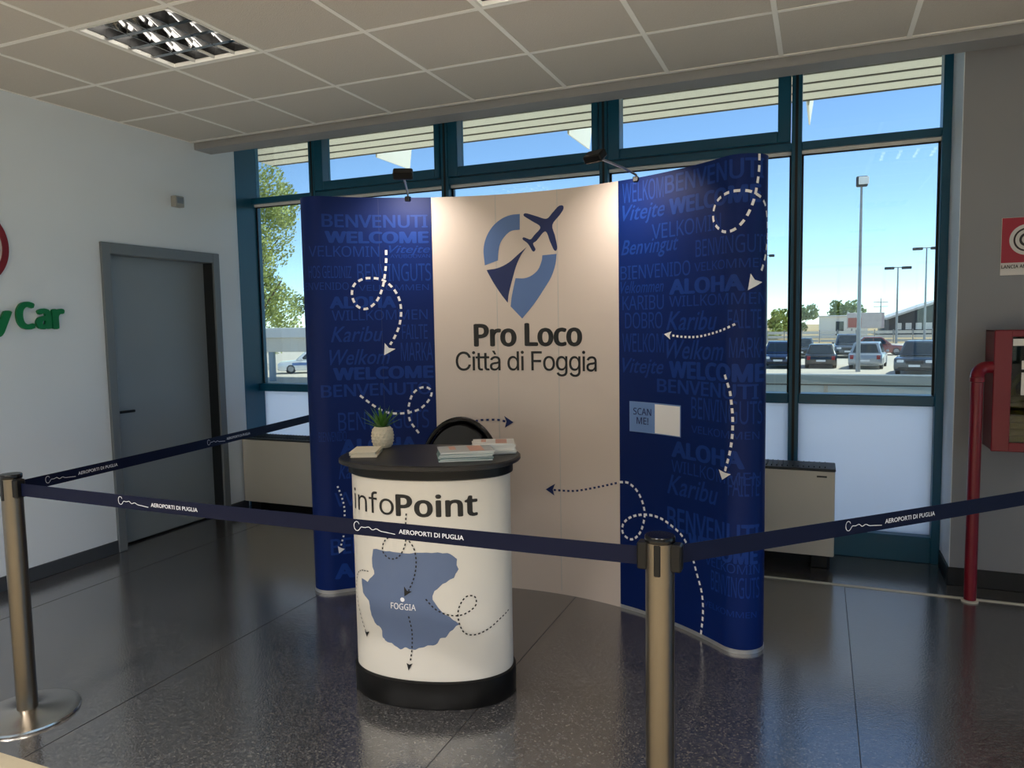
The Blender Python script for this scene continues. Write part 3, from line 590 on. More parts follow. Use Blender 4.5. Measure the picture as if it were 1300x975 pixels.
obj('roof', MB().prism([(10.5,1.1),(10.5,1.45),(17.5,3.95),(30,7.4),(30,7.0),(17.5,3.6)], 139.6, 160.4, 'y'), 'roof_pale', t)
for k in range(5): obj('window', MB().box(11.8+1.5*k, 12.7+1.5*k, 139.9, 140.05, -.6, .5), 'render_white', t)
t = thing('fence', (0,97,ZG), 'pale slatted fence behind the parked cars', 'fence')
for k in range(24):
    obj('fence_post', MB().box(-20+2*k-.06, -20+2*k+.06, 97, 97.12, ZG, .1), 'pole_grey', t)
    if k < 23: obj('fence_panel', MB().box(-19.9+2*k, -18.1+2*k, 97.03, 97.08, ZG+.15, ZG+.45).box(-19.9+2*k, -18.1+2*k, 97.03, 97.08, ZG+.6, ZG+.95).box(-19.9+2*k, -18.1+2*k, 97.03, 97.08, ZG+1.1, ZG+1.45), 'fence_pale', t)
t = thing('pylon', (10.2,150,ZG), 'thin lattice mast on the horizon', 'mast')
obj('mast', MB().tube([(10.2,150,ZG),(10.2,150,5.0)], [.25,.06], 6), 'pole_grey', t)
for z in (3.4, 4.2): obj('crossarm', MB().box(9.0, 11.4, 149.95, 150.05, z, z+.12), 'pole_grey', t)
t = thing('carport', (-28,33,ZG), 'pale flat carport roof with white edge under the tree', 'carport')
obj('roof', MB().rbox(-29.45, -19, 33, 37, .94, 1.5, .04, 1), 'roof_pale', t)
obj('beam', MB().rbox(-29.3, -19, 33.2, 33.5, .16, .94, .02, 1), 'fence_pale', t)
for x in (-28.6, -25.8, -23): obj('post', MB().rbox(x-.16, x+.16, 33.25, 33.5, ZG, .2, .03, 1), 'rail_grey', t)

# trees: trunk + crown of leaf clumps
def tree(name, c, rx, rz, nleaf, size, leafm, lab, seed):
    rnd = random.Random(seed); x, y, zc = c
    t = thing(name, (x,y,ZG), lab, 'tree')
    br = MB().tube([(x,y,ZG),(x+.05,y,(ZG+zc)/2),(x,y,zc)], [.09*rx,.07*rx,.03*rx], 8)
    for k in range(6):
        a = rnd.uniform(0,6.28); z0 = ZG+(zc-ZG)*rnd.uniform(.4,.9)
        br.tube([(x,y,z0),(x+.6*rx*math.cos(a),y+.6*rx*math.sin(a),z0+rz*.5)], [.035*rx,.012*rx], 6)
    obj('trunk', br, 'bark', t)
    mb = MB()
    blobs = [(Vector((rnd.gauss(0,.42),rnd.gauss(0,.42),rnd.uniform(-.85,.85))), rnd.uniform(.28,.5)) for _ in range(14)]
    for _ in range(nleaf):
        b, rr = rnd.choice(blobs)
        v = Vector((rnd.gauss(0,1),rnd.gauss(0,1),rnd.gauss(0,1))).normalized()*rr*rnd.uniform(.5,1.05)+b
        p = Vector((x+v.x*rx, y+v.y*rx, zc+v.z*rz)); s = size*rnd.uniform(.6,1.3)
        q = Vector((rnd.gauss(0,1),rnd.gauss(0,1),rnd.gauss(0,1))).normalized(); e = q.orthogonal().normalized(); g = q.cross(e)
        mb.quadfaces([p-e*s, p-g*s*.5, p+e*s, p+g*s*.5], [(0,1,2,3)])
    obj('crown', mb, leafm, t, smooth=0, kind='stuff')
tree('tree', (-39.3,44,6.6), 3.6, 6.4, 15000, .14, 'leaf_light', 'tall light green tree in the left window', 1)
tree('tree', (-35.6,50,2.6), 2.5, 2.6, 5000, .13, 'leaf_olive', 'lower olive green tree behind the carport', 2)
tree('tree', (-3.0,131,1.5), 2.6, 2.2, 1800, .3, 'leaf_olive', 'round olive tree left of the white shed', 3)
tree('tree', (3.6,131,2.1), 3.0, 2.0, 1800, .3, 'leaf_olive', 'olive tree rising behind the white shed', 4)
tree('tree', (-6.0,118,.8), 2.2, 1.8, 1500, .3, 'leaf_light', 'pale green tree right beside the display wall edge', 5)
# ================================================================ CEILING LIGHTS
def ceiling_light(i, j, watts, lab):
    x, y = GX+.6*i, GY+.6*j; z = CEIL
    t = thing('ceiling_light', (x+.3, y+.3, z), lab, 'ceiling light', 'square louvred ceiling lights')
    a, b = .014, .586
    obj('frame', MB().box(x+a, x+.026, y+a, y+b, z-.004, z+.016).box(x+.574, x+b, y+a, y+b, z-.004, z+.016).box(x+.026, x+.574, y+a, y+.026, z-.004, z+.016).box(x+.026, x+.574, y+.574, y+b, z-.004, z+.016), 'alu_white', t)
    obj('housing', MB().box(x+a, x+.03, y+a, y+b, z+.016, z+.1).box(x+.57, x+b, y+a, y+b, z+.016, z+.1).box(x+a, x+b, y+a, y+.03, z+.016, z+.1).box(x+a, x+b, y+.57, y+b, z+.016, z+.1).box(x+a, x+b, y+a, y+b, z+.095, z+.1), 'lamp_tray', t)
    for k in range(1, 4):
        u = .035+k*.1325
        for ax in (0, 1):
            prof = [(-.0025,0),(.0025,0),(.014,.05),(-.014,.05)]
            if ax: prof = [(-.012,0),(.012,0),(.002,.05),(-.002,.05)]
            p = [(u+q, w_) for q, w_ in prof]
            if ax == 0: m_ = MB().prism([(x+q, z+.002+w_) for q, w_ in p], y+.026, y+.574, 'y')
            else: m_ = MB().prism([(y+q, z+.002+w_) for q, w_ in p], x+.026, x+.574, 'x')
            obj('louvre_blade', m_, 'mirror_louvre', t)
    for k in range(4):
        u = .035+(k+.5)*.1325
        obj('tube', MB().tube([(x+u, y+.05, z+.075), (x+u, y+.55, z+.075)], .013, 10), 'tube_dim' if watts is None else 'tube_lit', t)
    if watts:  # only the added hall fittings carry a light
        l = bpy.data.lights.new('hall_fill_light', 'AREA'); l.shape = 'SQUARE'; l.size = .52; l.energy = watts; l.color = (1, .955, .9); l.spread = R(125)
        o = bpy.data.objects.new('hall_fill_light', l); COL.objects.link(o); o.parent = t; o.location = (0, 0, -.02)
for (i, j) in sorted(LIGHTS):
    if j == -1: lab = {1:'square louvred ceiling light near the left wall', 4:'square louvred ceiling light cut off by the top edge of the picture', 7:'square louvred ceiling light above the right-hand barrier belt'}[i]
    else: lab = 'unseen square louvred ceiling light added behind the viewer to light the hall'
    ceiling_light(i, j, None if j == -1 else HALL_FILL, lab)

# ================================================================ DISPLAY WALL
BX, BY, BR, AL, AR, RC, BH = -1.43, 2.238, 1.537, R(-43.5), R(42.5), .105, 2.2
def booth(s, z, off=0.0):
    """point on the display wall at arc length s, height z; off > 0 is towards the viewer's side"""
    a = s/BR
    if AL <= a <= AR:
        r = BR-off; return (BX+r*math.sin(a), BY+r*math.cos(a), z)
    e, sg = (AR, 1) if a > AR else (AL, -1)
    t = (s-e*BR)*sg/RC*sg
    nx, ny = math.sin(e), math.cos(e); cx_, cy_ = BX+(BR+RC)*nx, BY+(BR+RC)*ny
    c, sn = math.cos(t), math.sin(t); r = RC+off
    return (cx_+r*(-nx*c+ny*sn), cy_+r*(-nx*sn-ny*c), z)
SM1, SM2 = BR*R(-21.58), BR*R(18.46)
SE0, SE1 = AL*BR-RC*R(150), AR*BR+RC*R(150)
bt = thing('display_wall', (BX, 3.6, 0), 'curved three-panel exhibition display wall, cream between two blue panels', 'display wall')
def sheet(s0, s1, z0, z1, o0, o1, n):
    rg = []
    for k in range(n+1):
        s = s0+(s1-s0)*k/n; rg.append([booth(s, z0, o0), booth(s, z1, o0), booth(s, z1, o1), booth(s, z0, o1)])
    return MB().rings(rg)
pl = obj('panel', sheet(SE0, SM1-.001, .018, BH, 0, -.004, 60), 'panel_blue', bt, label='blue left-hand panel with welcome words')
pc = obj('panel', sheet(SM1+.001, SM2-.001, .018, BH, 0, -.004, 40), 'panel_cream', bt, label='cream middle panel with the logo')
pr = obj('panel', sheet(SM2+.001, SE1, .018, BH, 0, -.004, 60), 'panel_blue', bt, label='blue right-hand panel with welcome words')
for s0, s1 in ((SE0, SM1), (SM2, SE1)):
    obj('foot_strip', sheet(s0, s1, 0, .018, .002, -.006, 50), 'silver_strip', bt)
obj('foot_strip', sheet(SM1, SM2, 0, .018, .0, -.006, 40), 'panel_cream', bt)
for s in (SM1-.29, SM1+.36, SM2-.36, SM2): obj('panel_seam', sheet(s-.0012, s+.0012, .02, BH, .0009, -.001, 1), 'cover_grey' if SM1 < s < SM2 else 'print_navy', bt)
# the folding frame behind the panels
for s in (AL*BR+.1, SM1, -.03, SM2, AR*BR-.1):
    p = booth(s, 0, -.03); q = booth(s, 0, -.2)
    obj('upright', MB().tube([(p[0],p[1],.0),(p[0],p[1],BH-.03)], .008, 8), 'alloy', bt)
    obj('upright', MB().tube([(q[0],q[1],.0),(q[0],q[1],BH-.03)], .008, 8), 'alloy', bt)
    for z in (.05, .75, 1.45, BH-.05): obj('frame_link', MB().tube([(p[0],p[1],z),(q[0],q[1],z)], .006, 6), 'alloy', bt)
for z in (.05, .75, 1.45, BH-.05):
    obj('frame_rail', MB().tube([booth(AL*BR+(AR-AL)*BR*k/16, z, -.03) for k in range(17)], .006, 6), 'alloy', bt)
def put(art, m, parent, name, off=.0015, cut=.03, **k): return obj(name, art.mapped(lambda s, z, k: booth(s, z, off+k), cut), m, parent, smooth=0, **k)
rnd = random.Random(4)
def welcome(words, lo, hi):
    A = Print2D()
    for w_, s0, s1, zb, h in words:
        h = min(h, BH-.018-zb)
        if w_.isupper(): A.word(w_, max(s0, lo), min(s1, hi), zb, h, bold=(.05 if w_ in ('WELCOME', 'ALOHA') else .02 if w_.startswith('BENVENU') else 0), space=.95)
        else: A.word(w_, max(s0, lo), min(s1, hi), zb-.01, h+.02, bold=.01, shear=.35, fit='box', font='gill')
    return A
put(welcome(ART['words_left'], SE0+.05, SM1-.01), 'print_blue', pl, 'welcome_words', .0008)
put(welcome(ART['words_right'], SM2+.01, SE1-.05), 'print_blue', pr, 'welcome_words', .0008)
def arrow(path, head, m, parent, wd=.011, dash=.021, gap=.016):
    A = Print2D(); A.dashes(ART[path], wd, dash, gap)
    if head: A.poly(ART[head])
    put(A, m, parent, 'dashed_arrow', .0022)
arrow('A', 'Ah', 'print_white', pl, .013, .026, .018); arrow('B', None, 'print_white', pl, .012, .024, .018); arrow('Cc', 'Ch', 'print_white', pl, .01, .01, .014)
arrow('B2', 'B2h', 'print_navy', pc, .012, .016, .016); arrow('G1', 'G1h', 'print_navy', pc, .011, .014, .013)
arrow('D', 'Dh', 'print_white', pr, .012, .028, .02); arrow('E', 'Eh', 'print_white', pr, .01, .013, .012)
arrow('F', 'Fh', 'print_white', pr, .012, .022, .016); arrow('G2', None, 'print_white', pr, .012, .02, .014)
def smooth_poly(pts, sharp, n=5):
    """rounds an outline except at the listed corners"""
    out = []; N = len(pts)
    for i in range(N):
        a, b, c, d = [np.array(pts[(i+k) % N], float) for k in (-1, 0, 1, 2)]
        if i in sharp: a = 2*b-c
        if (i+1) % N in sharp: d = 2*c-b
        for t in np.linspace(0, 1, n, endpoint=False): out.append(tuple(.5*(2*b+(c-a)*t+(2*a-5*b+4*c-d)*t*t+(3*b-a-3*c+d)*t**3)))
    return out
for k, m, sh in (('pin_a','print_steel',{0,6,7,12}), ('pin_b','print_steel',{0,1,6,7,9}), ('sail','print_navy',{0,4,9}), ('plane','print_navy',set())):
    A = Print2D(); A.poly(smooth_poly(ART[k], sh, 4)); put(A, m, pc, {'plane':'airplane_mark'}.get(k, 'logo_mark'))
(a, b, c) = ART['proloco']; A = Print2D(); A.word('Pro Loco', a[0], b[0], 1.376, .122, bold=.035, space=.93); put(A, 'print_black', pc, 'lettering')
(a, b, c) = ART['citta']; A = Print2D(); A.word('Città di Foggia', a[0], b[0], 1.239, .105, bold=.004, space=.93, font='inter'); put(A, 'print_black', pc, 'lettering')
q = ART['scan']; A = Print2D(); A.poly([(.556,.94),(.873,.94),(.873,1.094),(.556,1.094)]); st = put(A, 'sticker_blue', pr, 'sticker', .002)
A = Print2D(); A.poly([(.712,.944),(.868,.944),(.868,1.088),(.712,1.088)]); put(A, 'print_white', pr, 'blank_square', .003)
A = Print2D(); A.word('SCAN', .58, .69, 1.028, .034, bold=.008); A.word('ME!', .6, .672, .982, .034, bold=.008); put(A, 'print_navy', pr, 'lettering', .003)
# clip-on spotlights
for sc, zl in ((-.705, 2.262), (.60, 2.255)):
    p = Vector(booth(sc, BH, 0)); n = (Vector((BX,BY,BH))-p); n.z = 0; n.normalize()
    arm = obj('spotlight_arm', MB().tube([p-n*.015+Vector((0,0,-.01)), p+Vector((0,0,.015)), p+n*.1+Vector((0,0,.035)), p+n*.30+Vector((0,0,zl-BH))], .0055, 8), 'alloy', bt)
    obj('clip', MB().rbox(p.x-.014, p.x+.014, p.y-.014, p.y+.014, BH-.02, BH+.006, .003, 1), 'black_plastic', arm)
    h = p+n*.32; h.z = zl
    tx = n.cross(Vector((0,0,1)))
    ax = (-n*.62+Vector((0,0,-.78))).normalized(); up = tx.cross(ax)
    M = Matrix((tx, up, -ax)).transposed().to_4x4(); M.translation = h
    hb = MB().rbox(-.05, .05, -.03, .03, -.016, .022, .006, 1); hb.v = [tuple(M @ Vector(v)) for v in hb.v]
    hd_ = obj('spotlight_head', hb, 'black_plastic', bt)
    gl = MB().box(-.042, .042, -.023, .023, -.0185, -.016); gl.v = [tuple(M @ Vector(v)) for v in gl.v]
    obj('lamp_glass', gl, 'shade_window', hd_)
    l = bpy.data.lights.new('spotlight_light', 'AREA'); l.shape = 'RECTANGLE'; l.size = .1; l.size_y = .06; l.energy = SPOT_W; l.color = (1, .9, .8); l.spread = R(125)
    o = bpy.data.objects.new('spotlight_light', l); COL.objects.link(o); o.parent = bt
    M2 = M.copy(); M2.translation = h+ax*.03-bt.location; o.matrix_local = M2

# ================================================================ COUNTER
CC, TH = (-1.455, 2.61), R(12.5)
def sup(a, b, n, N=96):
    out = []
    for k in range(N):
        t = 2*math.pi*k/N; c, s = math.cos(t), math.sin(t)
        x = a*math.copysign(abs(c)**(2/n), c); y = b*math.copysign(abs(s)**(2/n), s)
        out.append((CC[0]+x*math.cos(TH)-y*math.sin(TH), CC[1]+x*math.sin(TH)+y*math.cos(TH)))
    return out
def ring(a, b, n, z): return [(x, y, z) for x, y in sup(a, b, n)]
ct = thing('promotional_counter', (CC[0], CC[1], 0), 'oval promotional counter with black top and white printed front', 'counter')
CA, CB, CN = .327, .197, 2.1
wrap = obj('body', MB().rings([ring(CA, CB, CN, .104), ring(CA, CB, CN, .915)]), 'counter_white', ct)
obj('base', MB().rings([ring(CA+.006, CB+.006, CN, 0), ring(CA+.011, CB+.011, CN, .008), ring(CA+.011, CB+.011, CN, .108), ring(CA+.003, CB+.003, CN, .113)]), 'black_plastic', ct)
obj('neck', MB().rings([ring(CA+.003, CB+.003, CN, .905), ring(CA+.012, CB+.012, CN, .91), ring(CA+.012, CB+.012, CN, .952)]), 'black_plastic', ct)
obj('top', MB().rings([ring(.357, .243, 2.4, .95), ring(.368, .254, 2.4, .955), ring(.368, .254, 2.4, .967), ring(.362, .248, 2.4, .972)]), 'black_top', ct)
# arc-length along the front (0 = front centre, + to the right)
tt = np.linspace(-math.pi*1.5, math.pi*.5, 1441); fe = lambda v: np.sign(v)*abs(v)**(2/CN)
ex_, ey_ = CA*fe(np.cos(tt)), CB*fe(np.sin(tt))
cxs = CC[0]+ex_*math.cos(TH)-ey_*math.sin(TH); cys = CC[1]+ex_*math.sin(TH)+ey_*math.cos(TH)
cs_ = np.r_[0, np.cumsum(np.hypot(np.diff(cxs), np.diff(cys)))]; cs_ -= cs_[720]
def counter_pt(s, z, off):
    x, y = np.interp(s, cs_, cxs), np.interp(s, cs_, cys)
    x2, y2 = np.interp(s+.003, cs_, cxs)-np.interp(s-.003, cs_, cxs), np.interp(s+.003, cs_, cys)-np.interp(s-.003, cs_, cys)
    l = math.hypot(x2, y2); return (x+y2/l*off, y-x2/l*off, z)
def putc(art, m, name, off=.0012): return obj(name, art.mapped(lambda s, z, k: counter_pt(s, z, off+k), .012), m, wrap, smooth=0)
A = Print2D(); A.word('info', -.314, -.093, .768, .083, bold=.0, font='inter'); putc(A, 'print_black', 'lettering')
A = Print2D(); A.word('Point', -.085, .236, .768, .083, bold=.03); putc(A, 'print_black', 'lettering')
rnd = random.Random(9); mp_ = []
P_ = ART['c_map']
for i in range(len(P_)):
    a, b = np.array(P_[i]), np.array(P_[(i+1) % len(P_)])
    for t in (0, .33, .66): mp_.append(tuple(a+(b-a)*t+np.array([rnd.uniform(-.003,.003), rnd.uniform(-.003,.003)])*(t > 0 or 1)))
A = Print2D(); A.poly(mp_); putc(A, 'map_blue', 'map_print', .0008)
A = Print2D(); A.poly([(-.068+.009*math.cos(k*.45), .436+.009*math.sin(k*.45)) for k in range(14)]); A.word('FOGGIA', -.119, -.014, .396, .024, bold=.008); putc(A, 'print_white', 'lettering', .002)
for pth, head in (('c1','c1h'), ('c2','c2h'), ('c3',None), ('c4','c4h')):
    A = Print2D(); A.dashes(ART[pth], .0055 if pth != 'c4' else .004, .009, .008)
    if head: A.poly(ART[head])
    putc(A, 'print_black', 'dashed_arrow', .0028)

# ---- things on the counter
TZ = .972
pot = thing('potted_succulent', (-1.735, 2.70, TZ), 'small spiky succulent in a textured cream pot on the counter', 'potted plant')
bp_ = pot.location
prof = [(.026,0),(.036,.004),(.044,.025),(.0465,.05),(.044,.074),(.036,.09),(.031,.093),(.028,.088),(.027,.07)]
obj('pot', MB().lathe(prof, tuple(bp_), 40), 'pot_stone', pot)
stud = MB()
for r_ in range(6):
    z = .016+.0125*r_; rr = float(np.interp(z, [.004,.025,.05,.074,.09], [.036,.044,.0465,.044,.036]))
    for k in range(16):
        a = 2*math.pi*(k+.5*(r_ % 2))/16; e = Vector((-math.sin(a), math.cos(a), 0)); nrm = Vector((math.cos(a), math.sin(a), 0)); p = bp_+nrm*rr+Vector((0,0,z))
        stud.quadfaces([p-e*.0075, p+Vector((0,0,-.007)), p+e*.0075, p+Vector((0,0,.007)), p+nrm*.0035], [(0,1,4),(1,2,4),(2,3,4),(3,0,4)])
obj('diamond_relief', stud, 'pot_stone', pot, smooth=0, kind='stuff')
obj('soil', MB().lathe([(.001,.078),(.0275,.078),(.0275,.082),(.001,.084)], tuple(bp_), 20), 'bark', pot)
rnd = random.Random(3)
for k in range(26):
    a = k*2.4; el = R(82-58*(k/26)); ln = .085+.035*rnd.random(); b0 = bp_+Vector((0,0,.08))
    d = Vector((math.cos(a)*math.cos(el), math.sin(a)*math.cos(el), math.sin(el))); s_ = Vector((-math.sin(a), math.cos(a), 0)); u_ = s_.cross(d)
    rg = []
    for t, wv in ((0,.006),(.25,.0085),(.6,.0065),(1,.0006)):
        p = b0+d*ln*t+u_*(.01*t*t)
        rg.append([tuple(p-s_*wv), tuple(p-u_*wv*.35), tuple(p+s_*wv), tuple(p+u_*wv*.25)])
    obj('leaf', MB().rings(rg), 'leaf_green', pot)
def paper(name, c, wx, dy, th, z, rz, m, lab, cat, group, front=None, page='paper_white'):
    t = thing(name, (c[0], c[1], z), lab, cat, group, R(rz))
    obj('pages', MB().rbox(-wx/2+.0015, wx/2-.0015, -dy/2+.0015, dy/2-.0015, .0004, th-.0004, .0003, 1), page, t, local=True)
    obj('cover', MB().box(-wx/2, wx/2, -dy/2, dy/2, th-.0006, th).box(-wx/2, wx/2, -dy/2, dy/2, 0, .0005).box(-wx/2-.0004, -wx/2, -dy/2, dy/2, 0, th), m, t, local=True)
    if front: obj('cover_print', MB().box(-wx/2+.012, wx/2-.012, dy*.05, dy*.32, th, th+.0004).box(-wx/2+.012, wx*.1, -dy*.3, -dy*.18, th, th+.0004), front, t, local=True)
    return t
rnd = random.Random(5)
for k in range(5):
    top_ = k == 4
    paper('leaflet', (-1.71+rnd.uniform(-.004,.004), 2.535+rnd.uniform(-.004,.004)), .105, .15, .0042, TZ+.0001+k*.0043, 22+rnd.uniform(-3,3), 'paper_cream',
          'top cream leaflet of the small pile left on the counter' if top_ else 'cream leaflet under the top one left on the counter', 'leaflet', 'leaflets in the left pile', page='paper_cream')
for k in range(7):
    top_ = k == 6
    paper('brochure', (-1.285+rnd.uniform(-.004,.004), 2.585+rnd.uniform(-.004,.004)), .15, .21, .0052, TZ+.0001+k*.0053, -58+rnd.uniform(-3,3), 'cover_teal' if k != 6 else 'cover_grey',
          'top grey-green brochure of the front pile on the counter' if top_ else 'grey-green brochure inside the front pile on the counter', 'brochure', 'brochures in the front pile', 'cover_pink' if top_ else None)
for k in range(8):
    top_ = k == 7
    paper('brochure', (-1.23+rnd.uniform(-.004,.004), 2.745+rnd.uniform(-.004,.004)), .13, .17, .0052, TZ+.0001+k*.0053, -62+rnd.uniform(-4,4), 'paper_white',
          'top white and orange brochure of the rear pile on the counter' if top_ else 'white brochure inside the rear pile on the counter', 'brochure', 'brochures in the rear pile', 'cover_pink' if top_ else None)

# ================================================================ CHAIR behind the counter
ch = thing('chair', (-1.72, 3.22, 0), 'black chair with rounded glossy backrest behind the counter', 'chair', rz=R(4))
def back_ring(w, h, y, z0, n=28, t=.0):
    o = []
    for k in range(n+1):
        a = math.pi*k/n; o.append((w*math.cos(a), y+.03*(1-math.sin(a)) * -1, z0+h*math.sin(a)))
    return o
arc = back_ring(.225, .30, .24, .70)
obj('back_frame', MB().tube([(.225,.19,.44)]+arc+[(-.225,.19,.44)], .0135, 10), 'black_gloss', ch, local=True)
bk = MB(); inn = back_ring(.213, .288, .24, .70)
pts = [(.213,.2,.5)]+inn+[(-.213,.2,.5)]
n_ = len(pts); vs_ = [(x, y+.01, z) for x, y, z in pts]+[(x*.9, y-.022, .5+(z-.5)*.93+.015) for x, y, z in pts]
bk.quadfaces(vs_, [tuple(range(n_)), tuple(range(n_, 2*n_))[::-1]]+[(i, (i+1) % n_, n_+(i+1) % n_, n_+i) for i in range(n_)])
obj('backrest', bk, 'black_gloss', ch, local=True)
obj('seat', MB().rbox(-.22, .22, -.22, .2, .42, .475, .022, 3), 'black_gloss', ch, local=True)
obj('seat_frame', MB().tube([(-.2,-.2,.415),(.2,-.2,.415),(.2,.18,.415),(-.2,.18,.415),(-.2,-.2,.415)], .011, 8), 'black_plastic', ch, local=True)
for sx in (-1, 1):
    obj('leg', MB().tube([(sx*.2,-.2,.415),(sx*.215,-.225,.0)], .0115, 8), 'black_plastic', ch, local=True)
    obj('leg', MB().tube([(sx*.225,.19,.45),(sx*.225,.24,.0)], .0115, 8), 'black_plastic', ch, local=True)

# ================================================================ BARRIERS
BZ, BWD = .899, .048
def stanchion(x, y, rz, lab):
    t = thing('stanchion', (x, y, 0), lab, 'barrier post', 'steel belt barrier posts', rz)
    obj('base_plate', MB().lathe([(.001,0),(.18,0),(.182,.004),(.18,.011),(.16,.015),(.05,.022),(.04,.028),(.001,.028)], n=56), 'steel_base', t, local=True)
    po = obj('post', MB().lathe([(.0365,.022),(.0365,.945),(.036,.945)], n=40), 'steel_brushed', t, local=True)
    obj('cap', MB().lathe([(.0375,.94),(.0385,.942),(.0385,.953),(.036,.957),(.001,.958)], n=40), 'black_gloss', t, local=True)
    for k in range(4):
        a = k*math.pi/2; c, s = math.cos(a), math.sin(a)
        M = Matrix.Rotation(a, 4, 'Z')
        b = MB().rbox(.030, .0385, -.0085, .0085, .858, .94, .003, 1) if k in (1, 3) else MB().rbox(.028, .056, -.019, .019, .868, .938, .004, 1)
        b.v = [tuple(M @ Vector(v)) for v in b.v]
        obj('belt_slot' if k in (1, 3) else 'belt_clip', b, 'black_plastic', t, local=True)
    return t
SL, SR, SB, SO = (-2.853, 1.837), (-.365, 1.83), (-3.15, 4.35), (1.5, 3.75)
stanchion(*SL, 0, 'steel barrier post with round base at the left picture edge')
stanchion(*SR, 0, 'steel barrier post in the foreground right of the counter')
stanchion(*SB, R(84), 'steel barrier post hidden behind the display wall')
stanchion(*SO, R(46), 'steel barrier post by the right wall outside the picture')
SQ = [(0,.010),(-.004,.016),(-.012,.017),(-.018,.010),(-.018,-.002),(-.012,-.010),(-.004,-.010),(.002,-.004),(.006,.002),(.02,.001),(.034,.004),(.046,-.004),(.06,.001),(.074,-.005),(.095,-.007),(.125,-.010)]
def belt(p0, p1, starts, lab, flip=1):
    d = Vector((p1[0]-p0[0], p1[1]-p0[1], 0)); L = d.length; d.normalize(); n = Vector((d.y, -d.x, 0))*flip
    t = thing('barrier_belt', ((p0[0]+p1[0])/2, (p0[1]+p1[1])/2, BZ), lab, 'barrier belt', 'navy printed barrier belts')
    o = Vector((p0[0], p0[1], 0)); e = .0575; N = 24; rg = []
    zz = lambda s: BZ-.006*math.sin(math.pi*s/L)
    for k in range(N+1):
        s = e+(L-2*e)*k/N; p = o+d*s; z = zz(s)
        rg.append([tuple(p+n*.0008+Vector((0,0,z-BWD/2))), tuple(p+n*.0008+Vector((0,0,z+BWD/2))), tuple(p-n*.0008+Vector((0,0,z+BWD/2))), tuple(p-n*.0008+Vector((0,0,z-BWD/2)))])
    web = obj('webbing', MB().rings(rg), 'belt_navy', t)
    fn = lambda s, z, k: tuple(o+d*s+n*(.0016+k)+Vector((0, 0, zz(s)+z)))
    for s0 in starts:
        A = Print2D(); A.word('AEROPORTI DI PUGLIA', s0+.158, s0+.37, -.0065, .013, bold=.014, font='gill'); obj('lettering', A.mapped(fn, .05), 'belt_print', web, smooth=0)
        A = Print2D(); A.dashes([(s0+.02+a, b) for a, b in SQ], .0019, .02, 0); obj('logo_squiggle', A.mapped(fn, .05), 'belt_print', web, smooth=0)
belt(SL, SR, [.572, 1.564], 'navy barrier belt stretched in front of the counter')
belt(SL, SB, [.146, 1.122], 'blue barrier belt running from the left post behind the display wall')
belt(SR, SO, [.633, 1.62], 'navy barrier belt running right towards the hose cabinet')

# ================================================================ FAN COILS
def fan_coil(x0, x1, lab):
    t = thing('fan_coil_unit', ((x0+x1)/2, 4.77, 0), lab, 'heater', 'floor fan coil units')
    obj('casing', MB().rbox(x0, x1, 4.66, 4.88, .085, .6, .008, 2), 'fan_coil_cream', t)
    obj('top_frame', MB().rbox(x0-.003, x1+.003, 4.655, 4.885, .596, .612, .004, 1), 'fan_coil_grille', t)
    k = x0+.04
    while k < x1-.04:
        obj('grille_slat', MB().box(k, k+.006, 4.69, 4.85, .61, .62), 'fan_coil_grille', t); k += .03
    for x in (x0+.08, x1-.08): obj('foot', MB().rbox(x-.05, x+.05, 4.7, 4.86, 0, .086, .006, 1), 'black_plastic', t)
    obj('plinth', MB().box(x0+.02, x1-.02, 4.8, 4.86, 0, .085), 'black_plastic', t)
    obj('maker_plate', MB().box(x1-.1, x1-.045, 4.657, 4.661, .56, .57), 'fan_coil_grille', t)
fan_coil(-4.34, -3.2, 'cream fan coil unit beside the grey door')
fan_coil(-.75, .098, 'cream fan coil unit right of the display wall')

# ================================================================ LEFT WALL FITTINGS
t = thing('wall_sensor', (XL, 4.125, 2.42), 'small grey sensor box high above the door', 'sensor')
obj('box', MB().rbox(XL, XL+.05, 4.085, 4.165, 2.385, 2.465, .006, 2), 'sensor_grey', t)
obj('window', MB().rbox(XL+.049, XL+.053, 4.095, 4.155, 2.41, 2.455, .002, 1), 'alloy', t)
sg = thing('wall_lettering', (XL, 3.0, 1.5), 'green raised letters y Car on the left wall', 'sign')
def letter(chr_, y0, y1, zb, h, fit):
    A = Print2D(); A.word(chr_, y0, y1, zb, h, bold=.055, fit=fit, font='noto')
    m_ = A.mapped(lambda s, z, k: (XL+.004+k*4, s, z), 0); top = [(x+.018, y, z) for x, y, z in m_.v]; n = len(m_.v); fs = list(m_.f)
    cnt = {}
    for f in fs:
        for i in range(len(f)):
            e = (f[i], f[(i+1) % len(f)]); k = tuple(sorted(e)); cnt.setdefault(k, []).append(e)
    mb = MB(); mb.v = m_.v+top; mb.f = fs+[tuple(i+n for i in f) for f in fs]+[(e[0][0], e[0][1], e[0][1]+n, e[0][0]+n) for e in cnt.values() if len(e) == 1]
    obj('letter', mb, 'sign_green', sg, smooth=0)
letter('y', 2.735, 2.872, 1.468, .155, 'box'); letter('C', 2.895, 3.008, 1.512, .165, 'box'); letter('a', 3.012, 3.108, 1.512, .126, 'box'); letter('r', 3.114, 3.196, 1.512, .126, 'box')
rs = thing('round_wall_sign', (XL, 2.64, 1.985), 'round dark red ringed sign above the green letters', 'sign')
def disc(r0, r1, x0, x1, n=64):
    f = lambda r, x: [(x, 2.64+r*math.cos(2*math.pi*k/n), 1.985+r*math.sin(2*math.pi*k/n)) for k in range(n)]
    if r0 == 0: return MB().rings([f(r1, x0), f(r1, x1)])
    mb = MB().rings([f(r1, x0), f(r1, x1), f(r0, x1), f(r0, x0)], cap=False); return mb
